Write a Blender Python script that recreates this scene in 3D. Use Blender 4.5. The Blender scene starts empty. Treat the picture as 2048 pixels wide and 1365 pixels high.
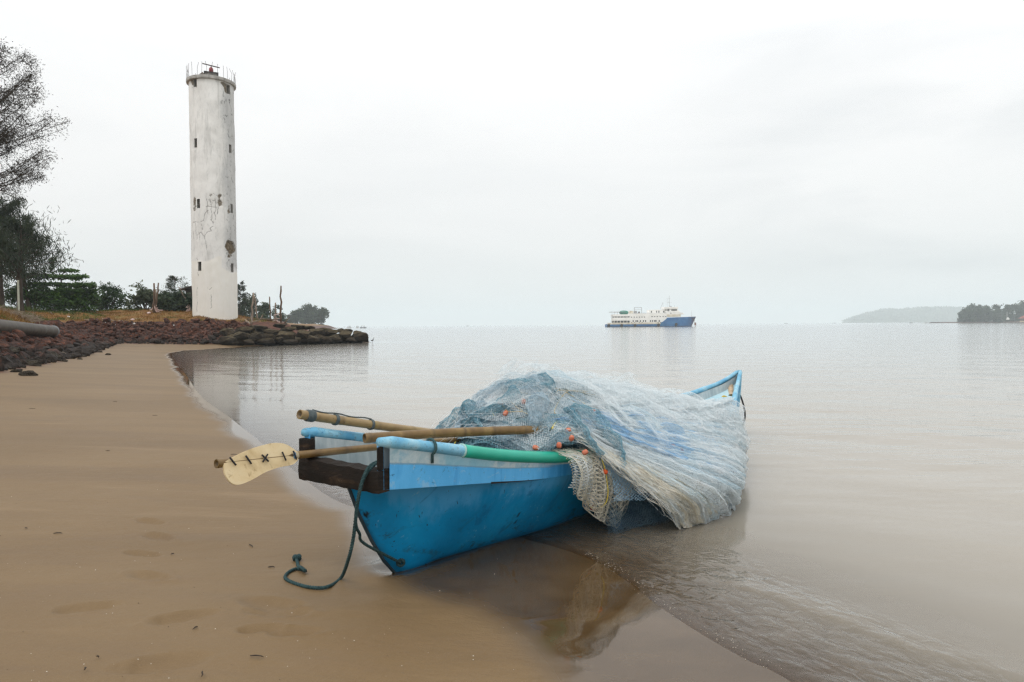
import bpy, math, random
import numpy as np
from mathutils import Vector, Matrix
from mathutils.bvhtree import BVHTree
from mathutils import noise as mnoise
random.seed(7); RNG = np.random.default_rng(11)
SC = bpy.context.scene; COL = SC.collection
R = math.radians

# ------------------------------------------------------------------ camera
HCAM, FPX, W0, H0 = 1.6, 1365.0, 2048.0, 1365.0
PITCH, ROLL = 0.0234, 0.0077
cam = bpy.data.cameras.new('camera'); camo = bpy.data.objects.new('camera', cam); COL.objects.link(camo)
cam.sensor_width = 36.0; cam.lens = 36.0 * FPX / W0
cam.clip_start = 0.05; cam.clip_end = 30000
MCAM = Matrix.Rotation(math.pi/2 - PITCH, 3, 'X') @ Matrix.Rotation(-ROLL, 3, 'Z')
camo.matrix_world = Matrix.Translation((0, 0, HCAM)) @ MCAM.to_4x4()
SC.camera = camo
CP = Vector((0, 0, HCAM))
def ray(px, py):
    return (MCAM @ Vector(((px - W0/2)/FPX, -(py - H0/2)/FPX, -1))).normalized()
def at(px, py, Y):                      # point of the line of sight at world depth Y
    d = ray(px, py); return CP + d * (Y / d.y)
def ground(px, py, z=0.0):              # point of the line of sight at height z
    d = ray(px, py); return CP + d * ((z - HCAM) / d.z)

# ------------------------------------------------------------------ object helpers
def tag(o, label=None, cat=None, group=None, kind=None):
    if label: o['label'] = label
    if cat: o['category'] = cat
    if group: o['group'] = group
    if kind: o['kind'] = kind
    return o
def empty(name, loc, label, cat, group=None):
    o = bpy.data.objects.new(name, None); COL.objects.link(o); o.location = loc; o.empty_display_size = .2
    return tag(o, label, cat, group)
def put(me, name, mat, parent=None):
    me.name = name
    for m in (mat if isinstance(mat, (list, tuple)) else [mat]): me.materials.append(m)
    o = bpy.data.objects.new(name, me); COL.objects.link(o)
    if parent is not None: o.parent = parent
    return o
def np_mesh(V, F, smooth=False, attrs=None):
    """V (n,3) floats, F (m,k) ints"""
    V = np.asarray(V, np.float32); F = np.asarray(F, np.int32)
    me = bpy.data.meshes.new('m'); k = F.shape[1]
    me.vertices.add(len(V)); me.vertices.foreach_set('co', V.ravel())
    me.loops.add(F.size); me.loops.foreach_set('vertex_index', F.ravel())
    me.polygons.add(len(F)); me.polygons.foreach_set('loop_start', np.arange(0, F.size, k, dtype=np.int32))
    try: me.polygons.foreach_set('loop_total', np.full(len(F), k, np.int32))
    except Exception: pass
    me.polygons.foreach_set('use_smooth', np.full(len(F), smooth, bool))
    for n, a in (attrs or {}).items():
        at_ = me.attributes.new(n, 'FLOAT', 'POINT'); at_.data.foreach_set('value', np.asarray(a, np.float32).ravel())
    me.update(calc_edges=True); me.validate()
    return me
def origin(loc):
    return np.array((loc[0], loc[1], loc[2]), np.float32)

class MB:
    """collects shapes into ONE mesh"""
    def __init__(s): s.v = []; s.f = []; s.mi = []; s.cur = 0; s.sm = []; s.smooth = False
    def face(s, idx):
        s.f.append(tuple(idx)); s.mi.append(s.cur); s.sm.append(s.smooth)
    def box(s, c, size, rot=None, taper=1.0, bevel=0.0):
        c = Vector(c); hx, hy, hz = [q/2 for q in size]; b = len(s.v)
        m = rot.to_matrix() if hasattr(rot, 'to_matrix') else (rot or Matrix.Identity(3))
        for z in (-1, 1):
            k = taper if z > 0 else 1.0
            for x, y in ((-1,-1),(1,-1),(1,1),(-1,1)):
                s.v.append(c + m @ Vector((x*hx*k, y*hy*k, z*hz)))
        for q in ((3,2,1,0),(4,5,6,7),(0,1,5,4),(1,2,6,5),(2,3,7,6),(3,0,4,7)): s.face([b+i for i in q])
        return s
    def tube(s, pts, r, n=8, cap=True, twist=0.0):
        pts = [Vector(p) for p in pts]; k = len(pts); b = len(s.v)
        rr = r if isinstance(r, (list, tuple, np.ndarray)) else [r]*k
        up = None
        for i, p in enumerate(pts):
            t = (pts[min(i+1,k-1)] - pts[max(i-1,0)])
            if t.length < 1e-9: t = Vector((0,0,1))
            t.normalize()
            if up is None:
                up = Vector((0,0,1)) if abs(t.z) < .9 else Vector((1,0,0))
            x = up - t*up.dot(t)
            if x.length < 1e-6: x = t.orthogonal()
            x.normalize(); up = x; y = t.cross(x)
            for j in range(n):
                a = 2*math.pi*j/n + twist*i
                s.v.append(p + (x*math.cos(a) + y*math.sin(a))*rr[i])
        for i in range(k-1):
            for j in range(n):
                j2 = (j+1) % n
                s.face((b+i*n+j, b+i*n+j2, b+(i+1)*n+j2, b+(i+1)*n+j))
        if cap:
            s.face([b+j for j in range(n)][::-1]); s.face([b+(k-1)*n+j for j in range(n)])
        return s
    def lathe(s, c, prof, n=24, axis=None, cap=True):
        """prof: list of (radius, height) about axis through c"""
        c = Vector(c); ax = Vector(axis).normalized() if axis else Vector((0,0,1))
        x = ax.orthogonal().normalized(); y = ax.cross(x); b = len(s.v)
        for r_, h in prof:
            for j in range(n):
                a = 2*math.pi*j/n
                s.v.append(c + ax*h + (x*math.cos(a)+y*math.sin(a))*r_)
        for i in range(len(prof)-1):
            for j in range(n):
                j2 = (j+1)%n
                s.face((b+i*n+j, b+i*n+j2, b+(i+1)*n+j2, b+(i+1)*n+j))
        if cap:
            s.face([b+j for j in range(n)][::-1]); s.face([b+(len(prof)-1)*n+j for j in range(n)])
        return s
    def prism(s, poly, d):
        """poly: list of 3-D points of a flat outline, d: extrusion vector"""
        d = Vector(d); b = len(s.v); n = len(poly)
        for p in poly: s.v.append(Vector(p))
        for p in poly: s.v.append(Vector(p)+d)
        s.face([b+i for i in range(n)][::-1]); s.face([b+n+i for i in range(n)])
        for i in range(n):
            j = (i+1)%n; s.face((b+i, b+j, b+n+j, b+n+i))
        return s
    def grid(s, P):
        """P[i][j] points"""
        b = len(s.v); n = len(P[0])
        for row in P:
            for p in row: s.v.append(Vector(p))
        for i in range(len(P)-1):
            for j in range(n-1):
                s.face((b+i*n+j, b+i*n+j+1, b+(i+1)*n+j+1, b+(i+1)*n+j))
        return s
    def build(s, name, mat, parent=None, loc=None, bevel=0.0, attrs=None, subsurf=0):
        o_ = Vector(loc) if loc is not None else (Vector(parent.location) if parent is not None and parent.parent is None else
             (Vector(parent.get('_o', (0,0,0))) if parent is not None else Vector((0,0,0))))
        me = bpy.data.meshes.new(name)
        me.from_pydata([tuple(v - o_) for v in s.v], [], s.f)
        me.polygons.foreach_set('material_index', s.mi); me.polygons.foreach_set('use_smooth', s.sm)
        for n_, a in (attrs or {}).items():
            t_ = me.attributes.new(n_, 'FLOAT', 'POINT'); t_.data.foreach_set('value', [float(q) for q in a])
        me.update()
        o = put(me, name, mat, parent)
        if parent is None and loc is not None: o.location = loc
        if bevel:
            m = o.modifiers.new('bevel', 'BEVEL'); m.width = bevel; m.segments = 2; m.limit_method = 'ANGLE'
        if subsurf:
            m = o.modifiers.new('sub', 'SUBSURF'); m.levels = subsurf; m.render_levels = subsurf
        return o
def sub_origin(o, root):            # lets MB.build find the world origin of a sub-part's parent
    o['_o'] = tuple(root.location); return o

def spline(xs, ys):
    """monotone-ish cubic through points; returns vector function"""
    xs = np.array(xs, float); ys = np.array(ys, float)
    m = np.gradient(ys, xs)
    def f(x):
        x = np.clip(np.asarray(x, float), xs[0], xs[-1]); i = np.clip(np.searchsorted(xs, x) - 1, 0, len(xs)-2)
        h = xs[i+1]-xs[i]; t = (x-xs[i])/h
        return (ys[i]*(2*t**3-3*t**2+1) + h*m[i]*(t**3-2*t**2+t) + ys[i+1]*(-2*t**3+3*t**2) + h*m[i+1]*(t**3-t**2))
    return f
def smooth_path(pts, sub=8):
    pts = [Vector(p) for p in pts]; out = []
    for i in range(len(pts)-1):
        p0 = pts[max(i-1,0)]; p1 = pts[i]; p2 = pts[i+1]; p3 = pts[min(i+2,len(pts)-1)]
        for k in range(sub):
            t = k/sub
            out.append(.5*((2*p1)+(p2-p0)*t+(2*p0-5*p1+4*p2-p3)*t*t+(3*p1-p0-3*p2+p3)*t**3))
    out.append(pts[-1]); return out
def ss(a, b, x):
    t = np.clip((np.asarray(x, float)-a)/(b-a), 0, 1); return t*t*(3-2*t)
# value noise in numpy
_PERM = np.random.default_rng(3).random((64, 64, 64)).astype(np.float32)
def vnoise(P, scale=1.0, seed=0):
    Q = np.asarray(P, float)*scale + seed*7.31
    if Q.shape[-1] == 2: Q = np.concatenate([Q, np.full(Q.shape[:-1]+(1,), seed*1.7)], -1)
    i = np.floor(Q).astype(int); f = Q-i; f = f*f*(3-2*f); i &= 63; j = (i+1) & 63
    def g(a, b, c): return _PERM[a, b, c]
    x0,y0,z0 = i[...,0],i[...,1],i[...,2]; x1,y1,z1 = j[...,0],j[...,1],j[...,2]
    fx,fy,fz = f[...,0],f[...,1],f[...,2]
    c00 = g(x0,y0,z0)*(1-fx)+g(x1,y0,z0)*fx; c10 = g(x0,y1,z0)*(1-fx)+g(x1,y1,z0)*fx
    c01 = g(x0,y0,z1)*(1-fx)+g(x1,y0,z1)*fx; c11 = g(x0,y1,z1)*(1-fx)+g(x1,y1,z1)*fx
    return ((c00*(1-fy)+c10*fy)*(1-fz)+(c01*(1-fy)+c11*fy)*fz)*2-1
def fbm(P, scale=1.0, oct=4, seed=0, gain=.5):
    a, s, r = 1.0, scale, 0
    for k in range(oct): r = r + a*vnoise(P, s, seed+k); a *= gain; s *= 2.03
    return r

# ------------------------------------------------------------------ materials
def lin(r, g, b):
    f = lambda c: (c/255/12.92) if c/255 <= .04045 else ((c/255+.055)/1.055)**2.4
    return (f(r), f(g), f(b), 1)
class NT:
    def __init__(s, name):
        s.m = bpy.data.materials.new(name); s.m.use_nodes = True; s.t = s.m.node_tree; s.t.nodes.clear()
        s.out = s.t.nodes.new('ShaderNodeOutputMaterial'); s.tc = None
    def n(s, typ, **kw):
        nd = s.t.nodes.new('ShaderNode'+typ)
        for k, v in kw.items(): setattr(nd, k, v)
        return nd
    def l(s, a, b): s.t.links.new(a, b)
    def coord(s, kind='Object'):
        if s.tc is None: s.tc = s.n('TexCoord')
        return s.tc.outputs[kind]
    def pos(s): return s.n('NewGeometry').outputs['Position']
    def noise(s, vec, scale, detail=4, rough=.55, dist=0.0, stretch=None):
        if stretch:
            mp = s.n('Mapping'); mp.inputs['Scale'].default_value = stretch; s.l(vec, mp.inputs[0]); vec = mp.outputs[0]
        nd = s.n('TexNoise'); s.l(vec, nd.inputs['Vector']); nd.inputs['Scale'].default_value = scale
        nd.inputs['Detail'].default_value = detail; nd.inputs['Roughness'].default_value = rough; nd.inputs['Distortion'].default_value = dist
        return nd.outputs['Fac']
    def ramp(s, fac, stops):
        r = s.n('ValToRGB'); s.l(fac, r.inputs[0]); e = r.color_ramp.elements
        while len(e) < len(stops): e.new(.5)
        for el, (p, c) in zip(e, stops):
            el.position = p; el.color = c if len(c) == 4 else (*c, 1)
        return r.outputs[0]
    def step(s, fac, a, b):
        mr = s.n('MapRange'); mr.interpolation_type = 'SMOOTHSTEP'; s.l(fac, mr.inputs[0])
        mr.inputs[1].default_value = a; mr.inputs[2].default_value = b; return mr.outputs[0]
    def mix(s, fac, a, b, mode='MIX'):
        mx = s.n('Mix', data_type='RGBA', blend_type=mode)
        for q, i in ((fac, 0), (a, 6), (b, 7)):
            if hasattr(q, 'links'): s.l(q, mx.inputs[i])
            else: mx.inputs[i].default_value = q
        return mx.outputs[2]
    def math(s, op, a, b=None, c=None, clamp=False):
        md = s.n('Math', operation=op, use_clamp=clamp)
        for i, q in enumerate((a, b, c)):
            if q is None: continue
            if hasattr(q, 'links'): s.l(q, md.inputs[i])
            else: md.inputs[i].default_value = q
        return md.outputs[0]
    def attr(s, name): return s.n('Attribute', attribute_name=name).outputs['Fac']
    def bump(s, h, strength=.5, dist=.01, normal=None):
        b = s.n('Bump'); s.l(h, b.inputs['Height']); b.inputs['Strength'].default_value = strength; b.inputs['Distance'].default_value = dist
        if normal is not None: s.l(normal, b.inputs['Normal'])
        return b.outputs[0]
    def bsdf(s, col, rough=.7, spec=.4, normal=None, metal=0.0, **kw):
        p = s.n('BsdfPrincipled')
        for q, nm in ((col, 'Base Color'), (rough, 'Roughness'), (spec, 'Specular IOR Level'), (metal, 'Metallic')):
            if hasattr(q, 'links'): s.l(q, p.inputs[nm])
            else: p.inputs[nm].default_value = q
        if normal is not None: s.l(normal, p.inputs['Normal'])
        for k, v in kw.items():
            p.inputs[k].default_value = v
        s.l(p.outputs[0], s.out.inputs[0]); return p
def mat(name, c1, c2=None, scale=6, rough=.75, spec=.35, bump=0.0, bscale=None, bdist=.01, stretch=None, lo=.35, hi=.65, metal=0.0):
    t = NT(name); v = t.coord()
    f = t.noise(v, scale, 5, .6, .3, stretch)
    col = t.ramp(f, [(lo, c1), (hi, c2 or c1)])
    nrm = None
    if bump: nrm = t.bump(t.noise(v, bscale or scale*4, 4, .6, 0, stretch), bump, bdist)
    t.bsdf(col, rough, spec, nrm, metal); return t.m
# ------------------------------------------------------------------ world, sun, haze
def make_world():
    w = bpy.data.worlds.new('World'); SC.world = w; w.use_nodes = True; t = w.node_tree; t.nodes.clear()
    N = t.nodes.new; L = t.links.new
    out = N('ShaderNodeOutputWorld'); bg = N('ShaderNodeBackground'); L(bg.outputs[0], out.inputs[0]); bg.inputs[1].default_value = .1
    sky = N('ShaderNodeTexSky'); sky.sky_type = 'NISHITA'; sky.sun_disc = False
    sky.sun_elevation = R(SUN_EL); sky.sun_rotation = R(SUN_AZ); sky.air_density = 1.5; sky.dust_density = 4
    tc = N('ShaderNodeTexCoord'); sep = N('ShaderNodeSeparateXYZ'); L(tc.outputs['Generated'], sep.inputs[0])
    r = N('ShaderNodeValToRGB'); L(sep.outputs[2], r.inputs[0])      # overcast deck: dim pearl grey low down, bright overhead
    stops = [(0.0,(.81,.845,.84)),(.05,(.88,.905,.90)),(.14,(.975,.98,.975)),(.30,(1.07,1.07,1.065)),(.55,(1.30,1.30,1.30)),(1.0,(1.8,1.8,1.8))]
    e = r.color_ramp.elements
    while len(e) < len(stops): e.new(.5)
    for el, (p, c) in zip(e, stops): el.position = p; el.color = (*[q*.5 for q in c], 1)
    mp = N('ShaderNodeMapping'); mp.inputs['Scale'].default_value = (1.2, 1.2, 4.5); L(tc.outputs['Generated'], mp.inputs[0])
    nz = N('ShaderNodeTexNoise'); nz.inputs['Scale'].default_value = 1.7; nz.inputs['Detail'].default_value = 5; nz.inputs['Roughness'].default_value = .5
    nz.inputs['Distortion'].default_value = .4; L(mp.outputs[0], nz.inputs[0])
    mr = N('ShaderNodeMapRange'); L(nz.outputs[0], mr.inputs[0]); mr.inputs[1].default_value = .42; mr.inputs[2].default_value = .72
    # darker bank of cloud to the right of the view
    dt = N('ShaderNodeVectorMath'); dt.operation = 'DOT_PRODUCT'; L(tc.outputs['Generated'], dt.inputs[0])
    dt.inputs[1].default_value = Vector((.62, .70, .30)).normalized()
    m2 = N('ShaderNodeMapRange'); m2.interpolation_type = 'SMOOTHSTEP'; L(dt.outputs['Value'], m2.inputs[0]); m2.inputs[1].default_value = .86; m2.inputs[2].default_value = 1.0
    m3 = N('ShaderNodeMath'); m3.operation = 'MULTIPLY_ADD'; L(m2.outputs[0], m3.inputs[0]); m3.inputs[1].default_value = .85; m3.inputs[2].default_value = .40
    m4 = N('ShaderNodeMath'); m4.operation = 'MULTIPLY'; L(m3.outputs[0], m4.inputs[0]); L(mr.outputs[0], m4.inputs[1])
    mk = N('ShaderNodeMix'); mk.data_type = 'RGBA'; mk.blend_type = 'MULTIPLY'; L(m4.outputs[0], mk.inputs[0]); L(r.outputs[0], mk.inputs[6])
    mk.inputs[7].default_value = (.81, .83, .845, 1)
    sc = N('ShaderNodeVectorMath'); sc.operation = 'SCALE'; L(mk.outputs[2], sc.inputs[0]); sc.inputs[3].default_value = 20.0
    mx = N('ShaderNodeMix'); mx.data_type = 'RGBA'; mx.inputs[0].default_value = .95
    L(sky.outputs[0], mx.inputs[6]); L(sc.outputs[0], mx.inputs[7]); L(mx.outputs[2], bg.inputs[0])
SUN_EL, SUN_AZ = 58.0, -150.0        # overcast: a broad weak sun high behind the left shoulder
make_world()
sl = bpy.data.lights.new('sun', 'SUN'); sl.energy = .9; sl.angle = R(22); sl.color = (1, .97, .93)
slo = bpy.data.objects.new('sun', sl); COL.objects.link(slo)
_sd = Vector((math.sin(R(SUN_AZ))*math.cos(R(SUN_EL)), math.cos(R(SUN_AZ))*math.cos(R(SUN_EL)), math.sin(R(SUN_EL))))
slo.rotation_euler = (-_sd).to_track_quat('-Z', 'Y').to_euler(); slo.location = (0, 0, 60)

def make_haze():
    b = MB(); x0, x1, y0, y1, z0, z1 = -4200, 4200, -200, 6500, -4.0, 130
    b.box(((x0+x1)/2, (y0+y1)/2, (z0+z1)/2), (x1-x0, y1-y0, z1-z0))
    m = bpy.data.materials.new('haze_air'); m.use_nodes = True; t = m.node_tree; t.nodes.clear()
    o = t.nodes.new('ShaderNodeOutputMaterial'); v = t.nodes.new('ShaderNodeVolumePrincipled'); t.links.new(v.outputs[0], o.inputs['Volume'])
    v.inputs['Color'].default_value = (.85, .95, 1.0, 1); v.inputs['Density'].default_value = HAZE; v.inputs['Anisotropy'].default_value = 0.0
    ob = b.build('haze', m); ob['kind'] = 'stuff'; ob.display_type = 'WIRE'
HAZE = 3.4e-4

# ------------------------------------------------------------------ terrain
shore_px = [(1640,1390),(1500,1315),(1400,1258),(1320,1205),(1255,1155),(1190,1118),(1090,1085),(960,1060),(830,1035),(690,1005),(600,945),(520,880),(455,832),(400,790),(372,750),(350,720),(345,708),(375,702),(440,697),(560,690),(660,687),(725,686)]
SH = [ground(*p) for p in shore_px]
SH = [Vector((2.6,-6,0)), Vector((1.9,1.2,0))] + SH
sm_ = smooth_path(SH[1:-4], 5)
SHORE = [SH[0]] + sm_ + SH[-3:] 
tip = SHORE[-1]
SHORE += [tip + Vector((.8, 1.2, 0)), tip + Vector((-1.5, 5, 0)), Vector((-24,78,0)), Vector((-34,92,0)), Vector((-50,130,0)), Vector((-82,250,0)), Vector((-104,380,0)), Vector((-121,478,0)), Vector((-131,520,0)), Vector((-170,560,0)), Vector((-420,640,0)), Vector((-2500,1100,0))]
LANDP = np.array([(p.x, p.y) for p in SHORE] + [(-2500,-60),(-20,-60)], float)
bank_px = [(0,742,.25),(120,716,.35),(235,686,.4),(350,688,.3),(470,690,.12),(560,689,.05),(640,686,.05),(712,684,.05)]
BK = [ground(*p) for p in bank_px]
BANKP = np.array([(-12,-60),(-11.5,0),(-12,8)] + [(p.x, p.y) for p in BK] + [(tip.x-.3, tip.y+.6),(tip.x-2.5, tip.y+4.2),(-25.5,77),(-36,93),(-52,131),(-84,251),(-106,381),(-122,478),(-132,518),(-171,558),(-421,638),(-2500,1095),(-2500,-60)], float)
def sdist(P, poly):
    """signed distance (positive inside) of points (n,2) to a closed polygon"""
    P = np.asarray(P, float); n = len(P); best = np.full(n, 1e18); ins = np.zeros(n, bool)
    A = poly; B = np.roll(poly, -1, 0)
    for (ax, ay), (bx, by) in zip(A, B):
        dx, dy = bx-ax, by-ay; L2 = dx*dx+dy*dy+1e-12
        t = np.clip(((P[:,0]-ax)*dx+(P[:,1]-ay)*dy)/L2, 0, 1)
        best = np.minimum(best, (P[:,0]-ax-t*dx)**2+(P[:,1]-ay-t*dy)**2)
        c = ((ay > P[:,1]) != (by > P[:,1]))
        with np.errstate(divide='ignore', invalid='ignore'):
            xi = ax + (P[:,1]-ay)*dx/(by-ay if by != ay else 1e-12)
        ins ^= c & (P[:,0] < xi)
    d = np.sqrt(best); return np.where(ins, d, -d)
foot_px = [(300,1032,-20,.26),(318,1062,-25,.27),(285,1097,-15,.25),(300,1145,-20,.30),(172,1212,20,.28),(365,1228,30,.30),(545,1195,-12,.34),(520,1248,15,.2),(590,1252,5,.24),(330,1320,20,.34),(560,1213,-5,.3)]
FOOT = [(ground(x, y, .12), a, s) for x, y, a, s in foot_px]
KF = ground(790, 1143, .06); UF = (ground(1478, 860, 0)-KF); UF.z = 0; UF.normalize()
def terrain_z(P, detail=True):
    P = np.asarray(P, float); d = sdist(P, LANDP); e = sdist(P, BANKP)
    r = np.hypot(P[:,0], P[:,1])
    land = .42*(1-np.exp(-np.clip(d,0,None)*.052/.42))
    z = np.where(d < 0, np.maximum(.052*d, -1.0), land)
    big = fbm(P, .09, 3, 5); 
    k = ss(60, 42, P[:,1])                             # the bank stands higher and steeper to the left
    z = z + ss(0, 1, (e+.6)/(7.2-.6*k))*(1.85+.75*k+.16*big) + ss(5, 12.5, e)*(1.0+.45*k+.2*big)
    z = z + ss(2, 6, e)*.12*fbm(P, .55, 3, 9)
    if detail:
        near = ss(26, 8, r)*ss(.2, 1.5, d)
        z = z + near*(.012*vnoise(P*np.array([.35,1.0]), .9, 21) + .006*vnoise(P*np.array([.5,1.6]), 2.6, 22) + .0035*vnoise(P*np.array([.8,1.3]), 7, 23))
        for c, a, s in FOOT:
            ca, sa = math.cos(R(a)), math.sin(R(a)); dx = P[:,0]-c.x; dy = P[:,1]-c.y
            u = (dx*ca+dy*sa)/(s*.5); v = (-dx*sa+dy*ca)/(s*.19)
            q = u*u+v*v*(1+.3*np.clip(u,-1.5,1.5)); q = q + .25*vnoise(P, 22, 31)
            z = z - .026*np.exp(-q*q*.8) + .011*np.exp(-((np.sqrt(np.abs(q))-1.25)/.28)**2)*(.5+.5*vnoise(P, 15, 33))
        # the keel has pressed a groove and pushed up a low lip of sand
        dx = P[:,0]-KF.x; dy = P[:,1]-KF.y; tt = dx*UF.x+dy*UF.y; sd = np.abs(dx*UF.y-dy*UF.x); q = np.hypot(np.clip(-tt, 0, None), sd)
        z = z + (.030*np.exp(-((q-.17)/.075)**2))*ss(1.4, .2, tt)*(.75+.5*vnoise(P, 4, 61))
    return z, d, e
def zat(x, y):
    return float(terrain_z(np.array([[x, y]]), False)[0][0])
def hit_ground(px, py, y0=13.0, y1=140.0):
    """where the line of sight through a picture point meets the land"""
    Yv = np.linspace(y0, y1, 1400); d = ray(px, py); X = d.x/d.y*Yv; Z = HCAM+d.z/d.y*Yv; tz = terrain_z(np.stack([X, Yv], 1), False)[0]
    k = np.argmax(Z < tz) if (Z < tz).any() else np.argmin(Z-tz)
    return Vector((X[k], Yv[k], tz[k]))
def polar(rings, az):
    Rr, A = np.meshgrid(rings, az, indexing='ij')
    P = np.stack([Rr*np.sin(A), Rr*np.cos(A)], -1).reshape(-1, 2)
    n, m = len(rings), len(az); i = np.arange(n-1)[:,None]*m + np.arange(m-1)[None,:]
    F = np.stack([i, i+1, i+m+1, i+m], -1).reshape(-1, 4)
    return P, F
def compact(P3, F, keep, attrs):
    F = F[keep]; used = np.zeros(len(P3), bool); used[F.ravel()] = True
    idx = np.cumsum(used)-1; return P3[used], idx[F], {k: a[used] for k, a in attrs.items()}
def geo(r0, r1, k):
    n = int(math.log(r1/r0)/math.log(k))+1; return r0*np.power(r1/r0, np.linspace(0, 1, n))
def ZLIM(P): return 2.15-.45*ss(60, 42, P[:,1])           # height where rubble gives way to grass
def make_terrain():
    rings = np.concatenate([geo(.6, 2.2, 1.02)[:-1], geo(2.2, 9, 1.005)[:-1], geo(9, 80, 1.012)[:-1], geo(80, 1000, 1.03)])
    az = np.radians(np.concatenate([np.linspace(-80,-40,80)[:-1], np.linspace(-40, 40, 620)[:-1], np.linspace(40, 75, 40)]))
    P, F = polar(rings, az); z, d, e = terrain_z(P)
    keep = (d[F].max(1) > -5)
    wn = fbm(P, .8, 3, 41)
    side = ss(-.8, .4, P[:,0])                      # the wet apron is wide beside the hull and narrow up the beach
    wet = ss(.40, .06, d + .13*wn)
    wp = [(690,1000),(725,1090),(770,1152),(850,1182),(950,1222),(1040,1280),(1095,1340),(1140,1420),(1760,1420),(1400,1250),(1190,1105),(960,1040)]
    wd = sdist(P, np.array([tuple(ground(x, y, .04))[:2] for x, y in wp])); wet = np.maximum(wet, ss(-.16, .14, wd + .08*wn))
    P3 = np.column_stack([P, z]).astype(np.float32)
    P3, F, at_ = compact(P3, F, keep, {'wet': wet, 'bank': e, 'litter': z-ZLIM(P)})
    me = np_mesh(P3, F, True, at_)
    t = NT('beach_sand'); p = t.pos()
    big = t.noise(p, .5, 4, .55, .4, (.35, 1, 1)); mid = t.noise(p, 3.2, 5, .6, .3, (.5, 1, 1)); fine = t.noise(p, 420, 2, .6); spk = t.noise(p, 95, 2, .7)
    dry = t.ramp(big, [(.3, (.128,.080,.033)), (.5, (.154,.098,.043)), (.72, (.182,.120,.056))])
    stk = t.noise(p, 1.1, 6, .65, .8, (.22, 1.25, 1)); dry = t.mix(t.math('MULTIPLY', t.step(stk, .50, .70), .40), dry, (.115,.075,.042,1)); dry = t.mix(t.math('MULTIPLY', t.step(stk, .46, .30), .30), dry, (.27,.185,.10,1))
    dry = t.mix(t.math('MULTIPLY', t.step(mid, .5, .8), .35), dry, (.145,.092,.048,1))
    dry = t.mix(t.math('MULTIPLY', t.step(fine, .52, .72), .35), dry, (.12,.078,.042,1))
    dry = t.mix(t.math('MULTIPLY', t.step(fine, .46, .30), .30), dry, (.34,.24,.15,1))
    dry = t.mix(t.math('MULTIPLY', t.step(spk, .66, .72), .6), dry, (.09,.06,.04,1))
    wetf = t.attr('wet')
    wcol = t.mix(t.step(mid, .35, .7), (.066,.039,.016,1), (.092,.057,.026,1))
    col = t.mix(wetf, dry, wcol)
    # the bank: laterite earth between the stones, then dry brown grass litter on top
    bk = t.attr('bank'); jit = t.math('MULTIPLY_ADD', t.noise(p, 1.3, 5, .65), 3.0, t.math('SUBTRACT', bk, 1.5))
    earth = t.ramp(t.noise(p, 2.2, 6, .65), [(.3, (.035,.016,.012)), (.5, (.085,.034,.022)), (.7, (.14,.062,.035))])
    litter = t.ramp(t.noise(p, .9, 6, .7), [(.3, (.10,.048,.014)), (.48, (.21,.10,.028)), (.6, (.16,.11,.03)), (.72, (.07,.085,.02))])
    col = t.mix(t.step(jit, -.5, .4), col, earth); lj = t.math('ADD', t.attr('litter'), t.math('MULTIPLY_ADD', t.noise(p, .8, 5, .65), .9, -.45)); col = t.mix(t.math('MULTIPLY', t.step(lj, -.12, .12), t.step(bk, 1.0, 2.0)), col, litter)
    rough = t.math('MULTIPLY_ADD', wetf, -.535, .58); rough = t.math('MAXIMUM', rough, t.math('MULTIPLY', t.step(bk, -.4, .4), .9))
    dryf = t.math('SUBTRACT', 1.0, wetf)
    b1 = t.bump(t.noise(p, 260, 2, .6), .22, .0012)
    n2 = t.n('Bump'); t.l(t.noise(p, 14, 5, .6, 0, (.6, 1.3, 1)), n2.inputs['Height']); t.l(t.math('MULTIPLY', dryf, .5), n2.inputs['Strength']); n2.inputs['Distance'].default_value = .012; t.l(b1, n2.inputs['Normal'])
    n3 = t.n('Bump'); t.l(t.noise(p, 1.6, 4, .6, 0, (.35, 1.6, 1)), n3.inputs['Height']); n3.inputs['Strength'].default_value = .28; n3.inputs['Distance'].default_value = .03; t.l(n2.outputs[0], n3.inputs['Normal'])
    pb = t.bsdf(col, rough, t.math('MULTIPLY_ADD', wetf, .25, .28), None); 
    nm = t.n('Mix', data_type='VECTOR'); g = t.n('NewGeometry'); t.l(wetf, nm.inputs[0]); t.l(n3.outputs[0], nm.inputs[4]); t.l(g.outputs['Normal'], nm.inputs[5]); t.l(nm.outputs[1], pb.inputs['Normal'])
    o = put(me, 'beach', t.m); tag(o, kind='structure')
    return o

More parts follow.
